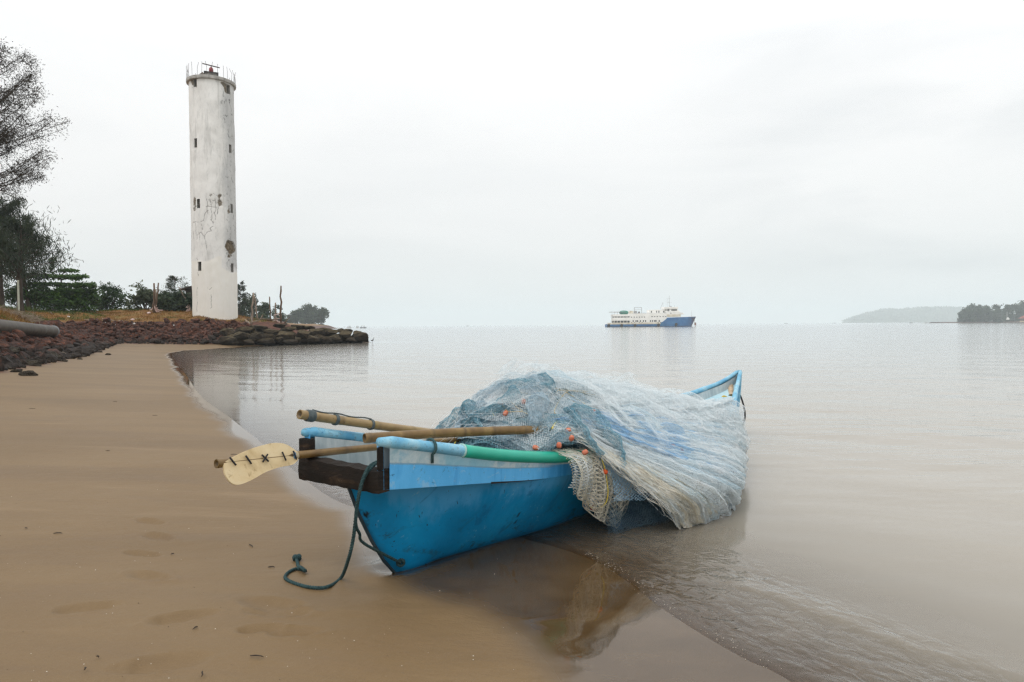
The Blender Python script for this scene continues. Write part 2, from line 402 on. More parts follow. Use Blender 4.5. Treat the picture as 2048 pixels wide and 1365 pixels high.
# ------------------------------------------------------------------ water
ridge_px = [(1405,1160),(1465,1172),(1540,1190),(1620,1220),(1700,1250),(1780,1285),(1870,1312),(1960,1335),(2080,1372)]
RIDGE = [ground(*p) for p in ridge_px]
def pl_dist(P, path):
    best = np.full(len(P), 1e18); side = np.zeros(len(P))
    for a, b in zip(path[:-1], path[1:]):
        dx, dy = b.x-a.x, b.y-a.y; L2 = dx*dx+dy*dy
        t = np.clip(((P[:,0]-a.x)*dx+(P[:,1]-a.y)*dy)/L2, 0, 1); ex = P[:,0]-a.x-t*dx; ey = P[:,1]-a.y-t*dy
        q = ex*ex+ey*ey; m = q < best; best[m] = q[m]; side[m] = np.sign(dx*ey-dy*ex)[m]
    return np.sqrt(best)*side
def make_water():
    rings = np.concatenate([geo(1.4, 14, 1.0065)[:-1], geo(14, 120, 1.02)[:-1], geo(120, 9000, 1.06)])
    az = np.radians(np.concatenate([np.linspace(-70,-40,40)[:-1], np.linspace(-40, 44, 520)[:-1], np.linspace(44, 80, 50)]))
    P, F = polar(rings, az); tz, d, e = terrain_z(P, False); r = np.hypot(P[:,0], P[:,1])
    dep = ss(0, 1.4, -d); fade = ss(70, 15, r)
    w = 0
    for (lam, ang, amp) in ((2.6, 55, .007), (1.7, 75, .0045), (1.15, 40, .0032), (.62, 62, .0016), (.43, 95, .0010)):
        k = 2*math.pi/lam; a = R(ang); ph = 1.6*vnoise(P, .35/lam, int(ang)); 
        w = w + amp*np.sin(k*(P[:,0]*math.cos(a)+P[:,1]*math.sin(a)) + 2*ph)*(.6+.4*vnoise(P, .5, int(lam*10)))
    z = w*dep*fade
    rd = pl_dist(P, RIDGE)                          # the small wave about to run up the sand, seaward side positive
    ends = ss(.9, 1.6, P[:,0])
    z = z + ends*.013*np.where(rd > 0, np.exp(-(rd/.16)**2), np.exp(-(rd/.045)**2))
    zone = ss(.02, -.1, d)*ss(-1.1, -.75, d)*ss(12, 6, r)          # riffled swash between wave and edge
    sc_ = np.stack([P[:,0]*.45-P[:,1]*.89, P[:,0]*.89+P[:,1]*.45], 1); sc_[:,1] += .05*vnoise(P, 3, 53)
    z = z + zone*(.0042*vnoise(sc_*np.array([6,17]), 1, 51) + .0036*vnoise(sc_*np.array([13,33]), 1, 52))
    z = z + .004*ss(.1, -.03, d)*ss(-.25, -.08, d)*ss(14, 7, r)     # rounded lip of the swash edge
    keep = (d[F].min(1) < .35)
    depth = np.clip(z - tz, 0, 3)
    P3, F, at_ = compact(np.column_stack([P, z]).astype(np.float32), F, keep, {'depth': depth, 'riffle': zone})
    me = np_mesh(P3, F, True, at_)
    t = NT('turbid_sea_water'); p = t.pos()
    b1 = t.bump(t.noise(p, .9, 5, .6, .3, (.35, 1, 1)), .38, .12)
    b2 = t.bump(t.noise(p, 4.5, 4, .6, .2, (.5, 1, 1)), .16, .016, b1)
    b2 = t.bump(t.noise(p, 17, 3, .6, .2, (.6, 1, 1)), .20, .006, b2)
    b3 = t.bump(t.noise(p, .07, 4, .6, .5, (.4, 1, 1)), .10, .8, b2)
    calm = t.math('MULTIPLY_ADD', t.step(t.attr('depth'), .02, .32), .8, .2)          # sheltered shallows lie smoother
    for nd in t.t.nodes:
        if nd.type == 'BUMP': st = nd.inputs['Strength'].default_value; t.l(t.math('MULTIPLY', calm, st), nd.inputs['Strength'])
    mp = t.n('Mapping'); mp.inputs['Rotation'].default_value = (0, 0, R(-27)); t.l(p, mp.inputs[0])
    rb = t.n('Bump'); t.l(t.noise(mp.outputs[0], 1.0, 2, .5, .5, (13, 9, 1)), rb.inputs['Height']); t.l(t.math('MULTIPLY', t.attr('riffle'), .85), rb.inputs['Strength']); rb.inputs['Distance'].default_value = .022; t.l(b3, rb.inputs['Normal']); b3 = rb.outputs[0]
    fr = t.n('Fresnel'); fr.inputs['IOR'].default_value = 1.333; t.l(b3, fr.inputs['Normal'])
    gl = t.n('BsdfGlossy'); gl.inputs['Roughness'].default_value = .095; t.l(b3, gl.inputs['Normal']); gl.inputs['Color'].default_value = (.97,.98,1,1)
    df = t.n('BsdfDiffuse'); t.l(t.mix(t.noise(p, .6, 4, .6, .4, (.4,1,1)), (.275,.243,.190,1), (.315,.283,.230,1)), df.inputs['Color'])
    tr = t.n('BsdfTransparent'); tr.inputs['Color'].default_value = (.97,.92,.82,1)
    k = t.math('SUBTRACT', 1.0, t.math('POWER', 2.718, t.math('MULTIPLY', t.attr('depth'), -16.0)))
    body = t.n('MixShader'); t.l(k, body.inputs[0]); t.l(tr.outputs[0], body.inputs[1]); t.l(df.outputs[0], body.inputs[2])
    top = t.n('MixShader'); t.l(fr.outputs[0], top.inputs[0]); t.l(body.outputs[0], top.inputs[1]); t.l(gl.outputs[0], top.inputs[2])
    t.l(top.outputs[0], t.out.inputs[0])
    o = put(me, 'water', t.m); tag(o, kind='structure'); return o
# ------------------------------------------------------------------ the canoe
K0 = ground(790, 1143, .06)
BOW = ground(1478, 860, 0.0)
U = (Vector((BOW.x, BOW.y, 0)) - Vector((K0.x, K0.y, 0))); BL = U.length; U.normalize(); PV = Vector((U.y, -U.x, 0))
B0 = Vector((K0.x, K0.y, 0))
TS = BL/7.4                                        # sheer tables are written for a length of 7.4
def B(t, s, z):
    k = math.exp(-((t-5.7)/.85)**2) if t > 3.6 else 0.0; s = s+.05*k; z = z-.40*k*max(s, 0)     # the old hull has twisted a little towards the bow
    return B0 + U*(t*TS) + PV*s + Vector((0, 0, z))
gz = spline([-.42,.0,.5,1.3,2.5,4,5.3,6.4,7.0,7.4], [.955,.86,.745,.615,.56,.55,.595,.675,.755,.86])
hb = spline([-.42,.0,.5,1.3,2.5,4,5.3,6.4,7.0,7.4], [.315,.385,.445,.525,.565,.54,.41,.215,.10,.02])
zb = spline([-.42,.3,.7,.95,1.3,2.5,4,5.3,6.4,7.0,7.4], [.70,.61,.555,.525,.49,.43,.42,.465,.54,.62,.70])
bh = spline([-.37,-.2,.0,.3,.6,.95,1.3,2.5,4,5.3,6.4,7.0,7.4], [.0,.10,.215,.345,.425,.482,.513,.55,.525,.39,.195,.085,.012])
zk = spline([-.37,-.30,-.2,-.1,0,.4,1.3,2.5,4,5.6,6.6,7.05,7.25,7.4], [.675,.50,.32,.17,.055,.01,-.06,-.12,-.14,-.14,-.10,-.02,.20,.66])
sh = spline([-.37,.3,1.3,3,5.5,7.4], [.95,.72,.50,.40,.55,.95])
def hull_pt(t, q, side, inset=0.0):
    """q 0 keel .. 1 top line of the lower hull"""
    f = q**1.7; p = float(sh(t))
    b = max(float(bh(t))-inset, 0.0); k = float(zk(t))+inset*.8; top = float(zb(t))
    return B(t, side*b*(f**p), k+(top-k)*f)
def make_boat():
    root = empty('fishing_canoe', B(0, 0, .06), 'weathered blue wooden fishing canoe beached by its stern with nets aboard', 'boat')
    # paints
    t = NT('hull_blue_paint'); p = t.pos(); v = t.coord()
    big = t.noise(v, 1.6, 5, .6, .4); streak = t.noise(v, 7, 5, .65, .2, (1, 1, .16)); fine = t.noise(v, 34, 5, .7)
    col = t.ramp(big, [(.3, (.001,.185,.40)), (.5, (.002,.265,.55)), (.72, (.010,.345,.65))])
    upz = t.attr('up')
    drip = t.math('MULTIPLY', t.step(t.math('ADD', upz, t.math('MULTIPLY', t.math('SUBTRACT', streak, .5), .9)), .66, .92), .70)
    col = t.mix(drip, col, (.085,.36,.66,1))
    chalk = t.math('MULTIPLY', t.step(fine, .54, .64), t.step(t.noise(v, 2.3, 5, .7, .6), .50, .60))
    col = t.mix(t.math('MULTIPLY', chalk, .85), col, (.16,.42,.60,1))
    low = t.math('MULTIPLY', t.step(upz, .75, .12), t.step(t.noise(v, 4.5, 7, .75, .7, (1,1,1.8)), .53, .62))
    col = t.mix(t.math('MULTIPLY', low, .75), col, (.018,.042,.030,1))
    wl = t.math('MULTIPLY', t.step(upz, .16, .02), .5); col = t.mix(wl, col, (.006,.05,.11,1))
    pat = t.step(t.noise(v, 3.1, 6, .7, 1.2), .56, .62); col = t.mix(t.math('MULTIPLY', pat, .45), col, (.003,.11,.27,1)); dk = t.step(t.noise(v, 42, 5, .8), .63, .68); col = t.mix(t.math('MULTIPLY', dk, .55), col, (.01,.05,.09,1))
    scr = t.step(t.noise(v, 13, 3, .5, .6, (3.2,3.2,.35)), .70, .715); col = t.mix(t.math('MULTIPLY', scr, .9), col, (.012,.018,.022,1))
    sn = t.attr('stain'); sm = t.step(t.math('MULTIPLY', sn, t.math('MULTIPLY_ADD', t.noise(v, 16, 6, .75, .4), 2.2, -.55)), .30, .75); c_st = t.ramp(t.noise(v, 9, 4, .6), [(.35, (.012,.018,.010)), (.6, (.03,.05,.02)), (.75, (.10,.075,.03))]); col = t.mix(t.math('MULTIPLY', sm, .6), col, c_st)
    hl = t.attr('hole'); col = t.mix(hl, col, (.004,.006,.006,1))
    nb = t.bump(t.noise(v, 22, 5, .65), .25, .006); nb = t.bump(t.noise(v, 3, 4, .5), .3, .02, nb)
    t.bsdf(col, t.math('MULTIPLY_ADD', fine, .35, .34), .28, nb); m_hull = t.m
    t = NT('topside_paint'); v = t.coord(); up = t.attr('up')
    edge = t.math('ADD', up, t.math('MULTIPLY', t.math('SUBTRACT', t.noise(v, 5, 4, .6), .5), .10))
    light = t.ramp(t.noise(v, 4, 5, .6, .3, (1,1,.5)), [(.3, (.06,.34,.66)), (.6, (.10,.42,.76)), (.75, (.03,.26,.58))])
    wr = t.step(t.noise(v, 8, 6, .75, .8), .56, .62); light = t.mix(t.math('MULTIPLY', wr, .5), light, (.30,.50,.66,1)); ch = t.step(t.noise(v, 15, 5, .75, .6), .645, .67); light = t.mix(t.math('MULTIPLY', ch, .7), light, (.015,.10,.22,1))
    dr = t.step(t.noise(v, 12, 4, .6, .3, (1,1,.13)), .58, .66); light = t.mix(t.math('MULTIPLY', dr, .45), light, (.03,.24,.56,1))
    band = t.ramp(t.noise(v, 7, 5, .65, .3), [(.34, (.22,.36,.42)), (.52, (.42,.50,.52)), (.68, (.13,.32,.44))])
    band = t.mix(t.math('MULTIPLY', t.step(t.noise(v, 3, 3, .5, 0, (1,1,.1)), .56, .64), .6), band, (.14,.38,.50,1))
    c = t.mix(t.step(edge, .58, .615), light, band)
    line = t.math('MULTIPLY', t.step(edge, .55, .58), t.step(edge, .625, .60)); c = t.mix(t.math('MULTIPLY', line, .6), c, (.16,.25,.29,1))
    grime = t.step(t.noise(v, 20, 6, .78), .60, .68); c = t.mix(t.math('MULTIPLY', grime, .55), c, (.05,.09,.10,1))
    aft = t.attr('fade'); c = t.mix(aft, c, t.mix(t.step(t.noise(v, 7, 5, .65, .2, (1,1,.16)), .4, .6), (.007,.18,.42,1), (.05,.29,.58,1)))
    band2 = t.mix(t.step(edge, .66, .72), c, band); c = t.mix(aft, c, band2)
    nb = t.bump(t.noise(v, 30, 5, .65), .3, .004); t.bsdf(c, .42, .4, nb); m_top = t.m
    m_in = mat('weathered_white_lining', (.30,.37,.40), (.50,.55,.56), 9, .7, .3, .35, 60, .004, (1,1,.4))
    t = NT('gunwale_paint'); v = t.coord(); c = t.ramp(t.noise(v, 5, 5, .6, .3), [(.3, (.07,.29,.48)), (.5, (.17,.42,.57)), (.7, (.36,.55,.62))])
    c = t.mix(t.math('MULTIPLY', t.step(t.noise(v, 38, 5, .78), .55, .66), .75), c, (.10,.13,.14,1)); c = t.mix(t.step(t.noise(v, 4, 5, .7, .5), .64, .70), c, (.02,.14,.28,1))
    t.bsdf(c, .5, .4, t.bump(t.noise(v, 40, 4, .6), .3, .004)); m_gun = t.m
    m_green = mat('green_plastic_pipe', (.006,.32,.215), (.018,.38,.27), 3, .33, .5, .05, 40)
    t = NT('rotten_dark_wood'); v = t.coord(); c = t.ramp(t.noise(v, 5, 7, .7, .4, (1,1,3.2)), [(.36, (.005,.004,.003)), (.56, (.014,.009,.006)), (.67, (.045,.027,.015)), (.76, (.22,.17,.11))])
    t.bsdf(c, .8, .25, t.bump(t.noise(v, 9, 7, .7, .3, (1,1,4)), .8, .02)); m_wood = t.m
    # lower hull
    def shell(ts, qs, side, inset=0):
        return [[hull_pt(a, q, side, inset) for q in qs] for a in ts]
    ts = np.concatenate([np.linspace(-.37, .2, 40)[:-1], np.linspace(.2, 2.2, 110)[:-1], np.linspace(2.2, 6.6, 40)[:-1], np.linspace(6.6, 7.4, 16)]); qs = np.linspace(0, 1, 60)
    b = MB(); b.smooth = True; up = []
    for side in (1, -1):
        g = shell(ts, qs, side)
        if side < 0: g = [r[::-1] for r in g]
        b.grid(g); up += [(q**1.7) for _ in ts for q in (qs if side > 0 else qs[::-1])]
    # algae and rust blooms, and the old bolt hole with its run, on the near side of the hull
    st = []; ho = []
    gl_ = [(860,1105,40,11,.9),(820,1100,25,10,.7),(745,1100,14,10,1.2),(735,1062,6,28,.9),(735,1035,10,14,1.1),(958,1088,34,10,.9),(790,1128,30,10,.6),(900,1045,50,14,.35),(1060,1050,30,12,.6),(700,985,14,10,.8),(1030,1010,40,18,.25),(800,1060,30,16,.3)]
    hl_ = [(733,1030,6.5,7.5,1.0),(1037,1030,2.2,9,1.0),(1031,1044,1.8,7,1.0)]
    n_half = len(b.v)//2
    for i_, v_ in enumerate(b.v):
        if i_ >= n_half: st.append(.25); ho.append(0); continue
        x_, y_ = proj(v_); st.append(min(1, sum(w*math.exp(-((x_-a)/c)**2-((y_-b_)/d_)**2) for a, b_, c, d_, w in gl_))); ho.append(float(ss(.35, .65, max(w*math.exp(-((x_-a+(y_-b_)*(.35 if c < 4 else 0))/c)**2-((y_-b_)/d_)**2) for a, b_, c, d_, w in hl_))))
    b.build('hull', m_hull, root, attrs={'up': up, 'stain': st, 'hole': ho})
    b = MB(); b.smooth = True
    for side in (1, -1):
        g = shell(np.clip(ts, -.30, 7.3), qs, side, .03)
        if side > 0: g = [r[::-1] for r in g]
        b.grid(g)
    # inner faces of the topsides
    tt = np.concatenate([np.linspace(-.38, 1.2, 24)[:-1], np.linspace(1.2, 7.36, 50)])
    for side in (1, -1):
        g = [[B(a, side*max(float(hb(a))-.034, .002), float(gz(a))-.01), B(a, side*max((float(hb(a))*.985 if a < .95 else float(bh(a)))-.036, .001), float(zb(a))-.01)] for a in tt]
        b.grid(g)
    b.build('inner_lining', m_in, root)
    # topsides (upper strakes), standing proud of the narrow stern
    for side in (1, -1):
        b = MB(); b.smooth = False; up = []; fd = []
        vs = np.linspace(0, 1, 7); g = []
        for a in tt:
            row = []; step = .016*float(ss(1.05, .85, a)) + .003
            for k in vs:
                zz = float(zb(a))+(float(gz(a))-float(zb(a)))*k
                base = float(hb(a))*.985 if a < .95 else float(bh(a))+.003
                s_ = (base*(1-k)+float(hb(a))*k)+step
                row.append(B(a, side*s_, zz)); up.append(k); fd.append(float(ss(.75, 1.25, a)))
            g.append(row)
        g2 = g if side > 0 else g
        b.grid(g2)
        n0 = len(b.v)
        # underside of the overhanging strake
        g = [[B(a, side*(float(hb(a))*.985+.018*float(ss(1.05,.85,a))), float(zb(a))), B(a, side*max(float(bh(a))-.01, 0), float(zb(a))-.004)] for a in np.linspace(-.42, .97, 18)]
        b.grid(g); up += [0]*(len(b.v)-n0); fd += [0]*(len(b.v)-n0)
        # after end grain closing the strake
        n0 = len(b.v)
        b.grid([[B(-.42, side*(float(hb(-.42))+.018), float(zb(-.42))), B(-.42, side*(float(hb(-.42))-.034), float(zb(-.42)))],
                [B(-.42, side*(float(hb(-.42))+.018), float(gz(-.42))), B(-.42, side*(float(hb(-.42))-.034), float(gz(-.42)))]])
        up += [.2]*(len(b.v)-n0); fd += [0]*(len(b.v)-n0)
        b.build('topside', m_top, root, attrs={'up': up, 'fade': fd})
    # floor of the stern sheets
    b = MB(); b.grid([[B(a, -float(hb(a))+.03, float(zb(a))+.01), B(a, float(hb(a))-.03, float(zb(a))+.01)] for a in np.linspace(-.40, .5, 10)]); b.build('stern_floor', m_in, root)
    # gunwales
    rs = np.random.default_rng(5)
    for side in (1, -1):
        b = MB(); b.smooth = True
        a_ = np.linspace(-.44, 7.38, 90); rad = [.036*(1+.05*math.sin(9*q)) if q < 6.5 else .030 for q in a_]; rad[0] = .024; rad[1] = .036
        b.tube([B(q, side*float(hb(q))*1.0, float(gz(q))+.012) for q in a_], rad, 12); b.build('gunwale', m_gun, root)
    b = MB(); b.smooth = True; a_ = np.linspace(.17, 3.2, 50)
    b.tube([B(q, float(hb(q)), float(gz(q))+.014) for q in a_], .0415, 14); sl_ = b.build('gunwale_sleeve', m_green, root)
    b = MB(); b.smooth = True
    c0 = B(.17, float(hb(.17)), float(gz(.17))+.014); ax = (B(.3, float(hb(.3)), float(gz(.3))+.014)-c0)
    b.lathe(c0, [(.0415,-.004),(.0445,-.004),(.0445,.006),(.0415,.006)], 18, ax); b.build('sleeve_rim', mat('pale_pipe_rim', (.35,.55,.52)), root)
    # transom plank with its cheek posts
    b = MB(); n = 14
    for k in range(n):
        pass
    P = []
    zt0 = .815; zb0 = .685; L = []
    for k in range(n+1):
        s_ = -.345+.676*k/n; w1 = .0025*math.sin(5.1*k)+.003*math.sin(2.3*k); w2 = .003*math.sin(3.7*k+1)
        zt_ = zt0+w1-.012*max(0, (s_+.2)); zl_ = zb0+w2
        L.append([B(-.375, s_, zt_), B(-.455, s_, zt_-.006), B(-.463, s_, zl_+.05), B(-.458, s_, zl_), B(-.375, s_, zl_), B(-.375, s_, zt_)])
    b.grid([r[::-1] for r in L]); b.face([q for q in range(5)]); m0 = n*6; b.face([m0+q for q in range(5)][::-1])
    b.build('transom_plank', m_wood, root)
    b = MB(); b.box(B(-.42, -.312, .865), (.06, .085, .13), Matrix.Rotation(math.atan2(U.y, U.x), 3, 'Z'))
    b.build('transom_post', m_wood, root, bevel=.008)
    b = MB(); b.box(B(-.435, .322, .875), (.04, .022, .13), Matrix.Rotation(math.atan2(U.y, U.x), 3, 'Z')); b.build('transom_post', m_wood, root, bevel=.008)
    # bow: deck, stem, knees
    b = MB(); aa = np.linspace(6.15, 7.25, 8)
    b.grid([[B(a, -max(float(hb(a))-.035, .004), float(gz(a))-.115), B(a, max(float(hb(a))-.035, .004), float(gz(a))-.115)] for a in aa])
    b.grid([[B(6.15, -float(hb(6.15))+.035, float(gz(6.15))-.115), B(6.15, float(hb(6.15))-.035, float(gz(6.15))-.115)], [B(6.15, -float(hb(6.15))+.035, float(gz(6.15))-.17), B(6.15, float(hb(6.15))-.035, float(gz(6.15))-.17)]])
    b.build('foredeck', mat('pale_blue_deck', (.36,.55,.62), (.46,.63,.68), 5, .55, .35, .2, 40), root)
    b = MB(); b.smooth = True
    zz = [-.12,.0,.2,.4,.6,.8,.895]; tt2 = [7.10,7.17,7.25,7.33,7.385,7.42,7.43]
    b.tube([B(a, 0, z) for a, z in zip(tt2, zz)], [.022,.026,.028,.03,.032,.034,.03], 10); b.build('stem_post', m_gun, root)
    b = MB(); b.smooth = True
    b.tube([B(a, 0, z-.012) for a, z in zip((-.375,-.30,-.2,-.1,0,.3,.6),(.675,.50,.32,.17,.06,.035,.02))], [.011]*5+[.01,.006], 8); b.build('stern_keel', mat('dark_keel', (.012,.03,.045), (.03,.05,.06), 12), root)
    # lashing rings of old rope round the after gunwale
    m_rope = mat('dark_teal_rope', (.018,.05,.055), (.04,.085,.085), 60, .85)
    b = MB(); b.smooth = True; c = B(-.08, float(hb(-.08)), float(gz(-.08))+.012)
    ring = [c + (U*math.cos(R(80))*.0) + (PV*math.cos(a)+Vector((0,0,1))*math.sin(a))*.046 + U*.012*math.sin(a*.5) for a in np.linspace(R(-60), R(215), 16)]
    ring = [ring[0]+Vector((0,0,-.05))+PV*.0] + ring
    b.tube(ring, .0085, 8); b.build('gunwale_lashing', m_rope, root)
    # open butt joint at the fore end of the after strake, a dark split
    b = MB(); aa = np.linspace(.42, 1.02, 12)
    b.grid([[B(a, float(hb(a))*.985+.0155-.012*float(ss(.8,1.05,a))+.006, float(zb(a))+.007*(1-k/11)), B(a, float(hb(a))*.985+.0155-.012*float(ss(.8,1.05,a))+.006, float(zb(a))-.006*(1-k/11))] for k, a in enumerate(aa)])
    b.build('split_seam', mat('split_seam_dark', (.008,.010,.011)), root)
    return root

# ------------------------------------------------------------------ bamboo, paddle, ropes
def bamboo_mat(name, c1, c2, c3):
    t = NT(name); v = t.coord()
    c = t.ramp(t.noise(v, 6, 6, .65, .4), [(.3, c1), (.52, c2), (.72, c3)])
    c = t.mix(t.math('MULTIPLY', t.step(t.noise(v, 30, 5, .7), .60, .72), .7), c, (.035,.022,.010,1))
    a = t.attr('node'); c = t.mix(t.math('MULTIPLY', a, .75), c, (.07,.045,.02,1))
    t.bsdf(c, .42, .45, t.bump(t.noise(v, 40, 4, .6), .2, .003)); return t.m
def bamboo(b, p0, p1, r0, r1, nodes, bow=Vector((0,0,0)), n=14):
    """a bamboo culm with swollen nodes; returns the node attribute"""
    p0 = Vector(p0); p1 = Vector(p1); k = 90; pts = []; rad = []; at_ = []
    for i in range(k+1):
        f = i/k; q = min([abs(f-x) for x in nodes]); L = (p1-p0).length
        sw = math.exp(-(q*L/.018)**2); pts.append(p0.lerp(p1, f)+bow*(4*f*(1-f))); rad.append((r0+(r1-r0)*f)*(1+.09*sw-.02*math.exp(-(q*L/.05)**2))); at_.append(math.exp(-(q*L/.010)**2))
    b.smooth = True; v0 = len(b.v); b.tube(pts, rad, n, cap=False)
    ax = (p0-p1).normalized()
    out = []
    for a in at_: out += [a]*n
    # hollow ends
    for c, dr, r_ in ((p0, ax, r0), (p1, -ax, r1)):
        v1 = len(b.v); b.lathe(c, [(r_*.98,0),(r_*.80,.002),(r_*.72,-.03),(0.001,-.03)], n, dr, cap=False); out += [.0]*n + [.3]*n + [1]*n*2
    return out
def rope_tube(b, path, r, pitch=.05, strands=3, n=6):
    """a laid rope: twisted strands following the path"""
    pts = smooth_path(path, 10); 
    # resample evenly
    d = [0]
    for a, c in zip(pts[:-1], pts[1:]): d.append(d[-1]+(c-a).length)
    m = max(int(d[-1]/(pitch/7)), 4); xs = np.linspace(0, d[-1], m); P = np.array([tuple(p) for p in pts])
    Q = [Vector([float(np.interp(x, d, P[:,k])) for k in range(3)]) for x in xs]
    up = Vector((.2,.1,1)).normalized()
    fr = []
    for i in range(m):
        t = (Q[min(i+1,m-1)]-Q[max(i-1,0)]).normalized(); x = up-t*up.dot(t)
        if x.length < 1e-5: x = t.orthogonal()
        x.normalize(); up = x; fr.append((x, t.cross(x)))
    b.smooth = True
    for s_ in range(strands):
        a0 = 2*math.pi*s_/strands
        b.tube([q + (x*math.cos(a0+2*math.pi*xs[i]/pitch)+y*math.sin(a0+2*math.pi*xs[i]/pitch))*r*.5 for i, (q, (x, y)) in enumerate(zip(Q, fr))], r*.56, n)
def make_gear():
    m_b1 = bamboo_mat('aged_bamboo', (.095,.050,.013), (.17,.10,.03), (.25,.165,.06))
    m_b2 = bamboo_mat('pale_bamboo', (.17,.105,.04), (.29,.20,.09), (.25,.18,.045))
    m_cord = mat('grey_cord', (.05,.065,.07), (.09,.11,.11), 50)
    # long pole over the port quarter
    p0 = at(599, 829, 4.10); p1 = B(1.75, -.30, .60); ax = (p1-p0).normalized()
    root = empty('bamboo_pole', p0, 'long pale bamboo pole with grey cord lashings, raised highest over the far quarter', 'pole', 'bamboo poles in the canoe')
    b = MB(); L = (p1-p0).length; nd = [.03,.14,.285,.44,.6,.77,.93]; a = bamboo(b, p0, p1, .029, .028, nd, Vector((0,0,-.01))); b.build('culm', m_b2, root, attrs={'node': a})
    for f, w in ((.035,.03),(.125,.012),(.262,.010)):
        b = MB(); b.smooth = True; c = p0.lerp(p1, f)+Vector((0,0,-.01))*(4*f*(1-f))
        b.lathe(c, [(.031,-w),(.0365,-w*.8),(.037,0),(.0365,w*.8),(.031,w)], 16, ax); b.build('cord_lashing', m_cord, root)
    b = MB(); b.smooth = True; up = (Vector((0,0,1))-ax*ax.z).normalized()
    b.tube([p0.lerp(p1, f)+up*(.036+.004*math.sin(f*60))+Vector((0,0,-.01))*(4*f*(1-f)) for f in np.linspace(.04, .262, 18)], .0045, 6); b.build('cord', m_cord, root)
    # short thick pole on top
    p0 = at(729, 877, 4.18); p1 = at(1092, 860, 5.0)
    root = empty('bamboo_pole', p0, 'thick brown bamboo pole lying across the others, its far end under the net', 'pole', 'bamboo poles in the canoe')
    b = MB(); a = bamboo(b, p0, p1, .031, .031, [.02,.33,.50,.67,.86], Vector((0,0,.01))); b.build('culm', m_b1, root, attrs={'node': a})
    # pole end showing beneath, pale
    p0 = at(880, 874, 5.0); p1 = at(990, 888, 5.45)
    # paddle
    q1 = B(1.25, -.22, .715); q2 = at(612, 910, 4.0); ax = (q2-q1).normalized()
    def on(px):                                        # point of the shaft line seen at column px
        best = min(np.linspace(0, 4, 2001), key=lambda s_: abs(proj_x(q1+ax*s_)-px)); return q1+ax*float(best)
    end = on(433); neck = on(590)
    root = empty('paddle', q2, 'long bamboo paddle with a broad pale plywood blade stitched on in black cord', 'paddle')
    b = MB(); a = bamboo(b, q1, end, .021, .0235, [.2,.46,.62,.80,.995], Vector((0,0,.004))); b.build('shaft', m_b1, root, attrs={'node': a})
    # blade: a flat oval board tied to the viewer's side of the shaft
    view = (CP-(end+neck)*.5).normalized(); side = ax.cross(view).normalized(); 
    if side.z < 0: side = -side
    nrm = side.cross(ax).normalized(); nrm = nrm if nrm.dot(view) > 0 else -nrm
    nrm = (nrm+Vector((0,0,.12))).normalized(); side = nrm.cross(ax).normalized(); side = side if side.z > 0 else -side
    Lb = (end-neck).length; prof_u = [(-.00,.02),(.05,.045),(.16,.078),(.3,.088),(.45,.080),(.6,.064),(.75,.040),(.88,.014),(.94,.0)]
    prof_l = [(-.0,-.03),(.08,-.055),(.25,-.062),(.45,-.082),(.62,-.115),(.78,-.135),(.88,-.12),(.94,-.07),(.95,-.02)]
    u_ = smooth_path([Vector((x, y, 0)) for x, y in prof_u], 5); l_ = smooth_path([Vector((x, y, 0)) for x, y in prof_l], 5)
    ol = [neck+ax*(p.x*Lb)+side*(p.y*.92)+nrm*.0232 for p in u_] + [neck+ax*(p.x*Lb)+side*(p.y*.92)+nrm*.0232 for p in l_[::-1]]
    b = MB(); b.prism(ol, -nrm*.011)
    t = NT('blade_ply'); v = t.coord(); c = t.ramp(t.noise(v, 5, 6, .65, .6), [(.3, (.47,.34,.17)), (.5, (.64,.50,.29)), (.7, (.72,.60,.39))])
    c = t.mix(t.math('MULTIPLY', t.step(t.noise(v, 18, 5, .7, .5), .58, .7), .6), c, (.25,.15,.05,1)); t.bsdf(c, .6, .3, t.bump(t.noise(v, 30, 5, .6), .3, .003))
    b.build('blade', t.m, root)
    # the shaft runs across the face of the blade under the stitches
    m_blk = mat('black_cord', (.01,.01,.012), (.02,.02,.022), 40, .7)
    for f, tilt in ((.20,.35),(.05,.30),(.45,.9),(.45,-.9),(.66,.6),(.85,.7)):
        b = MB(); b.smooth = True; c = neck+ax*(f*Lb)
        d = (side + ax*tilt).normalized()
        b.tube([c+d*x+nrm*(.034 if abs(x) < .03 else .031) for x in np.linspace(-.027, .027, 7)], .0048, 6); b.build('stitch', m_blk, root)
    b = MB(); b.smooth = True; b.lathe(on(588), [(.022,-.02),(.029,-.012),(.030,.012),(.022,.02)], 14, ax); b.build('neck_binding', mat('pale_binding', (.45,.38,.25), (.30,.22,.12), 30), root)
    b = MB(); b.smooth = True; b.lathe(on(585), [(.026,-.009),(.032,-.004),(.032,.004),(.026,.009)], 14, ax); b.build('cord_lashing', mat('blue_cord', (.05,.16,.30), (.10,.22,.33), 40), root)
    # mooring rope
    m_rope = mat('teal_mooring_rope', (.010,.035,.038), (.040,.080,.082), 70, .85, .3)
    t_ = lambda x, y, Y: at(x, y, Y)
    plank_top = B(-.42, .20, .83); 
    g_ = lambda x, y: ground(x, y, .145)+Vector((0,0,.0))
    def on_sand(x, y):
        z = .14
        for _ in range(4):
            p = ground(x, y, z); z = zat(p.x, p.y)+.013
        return ground(x, y, z)
    y_pl = plank_top.y-.03
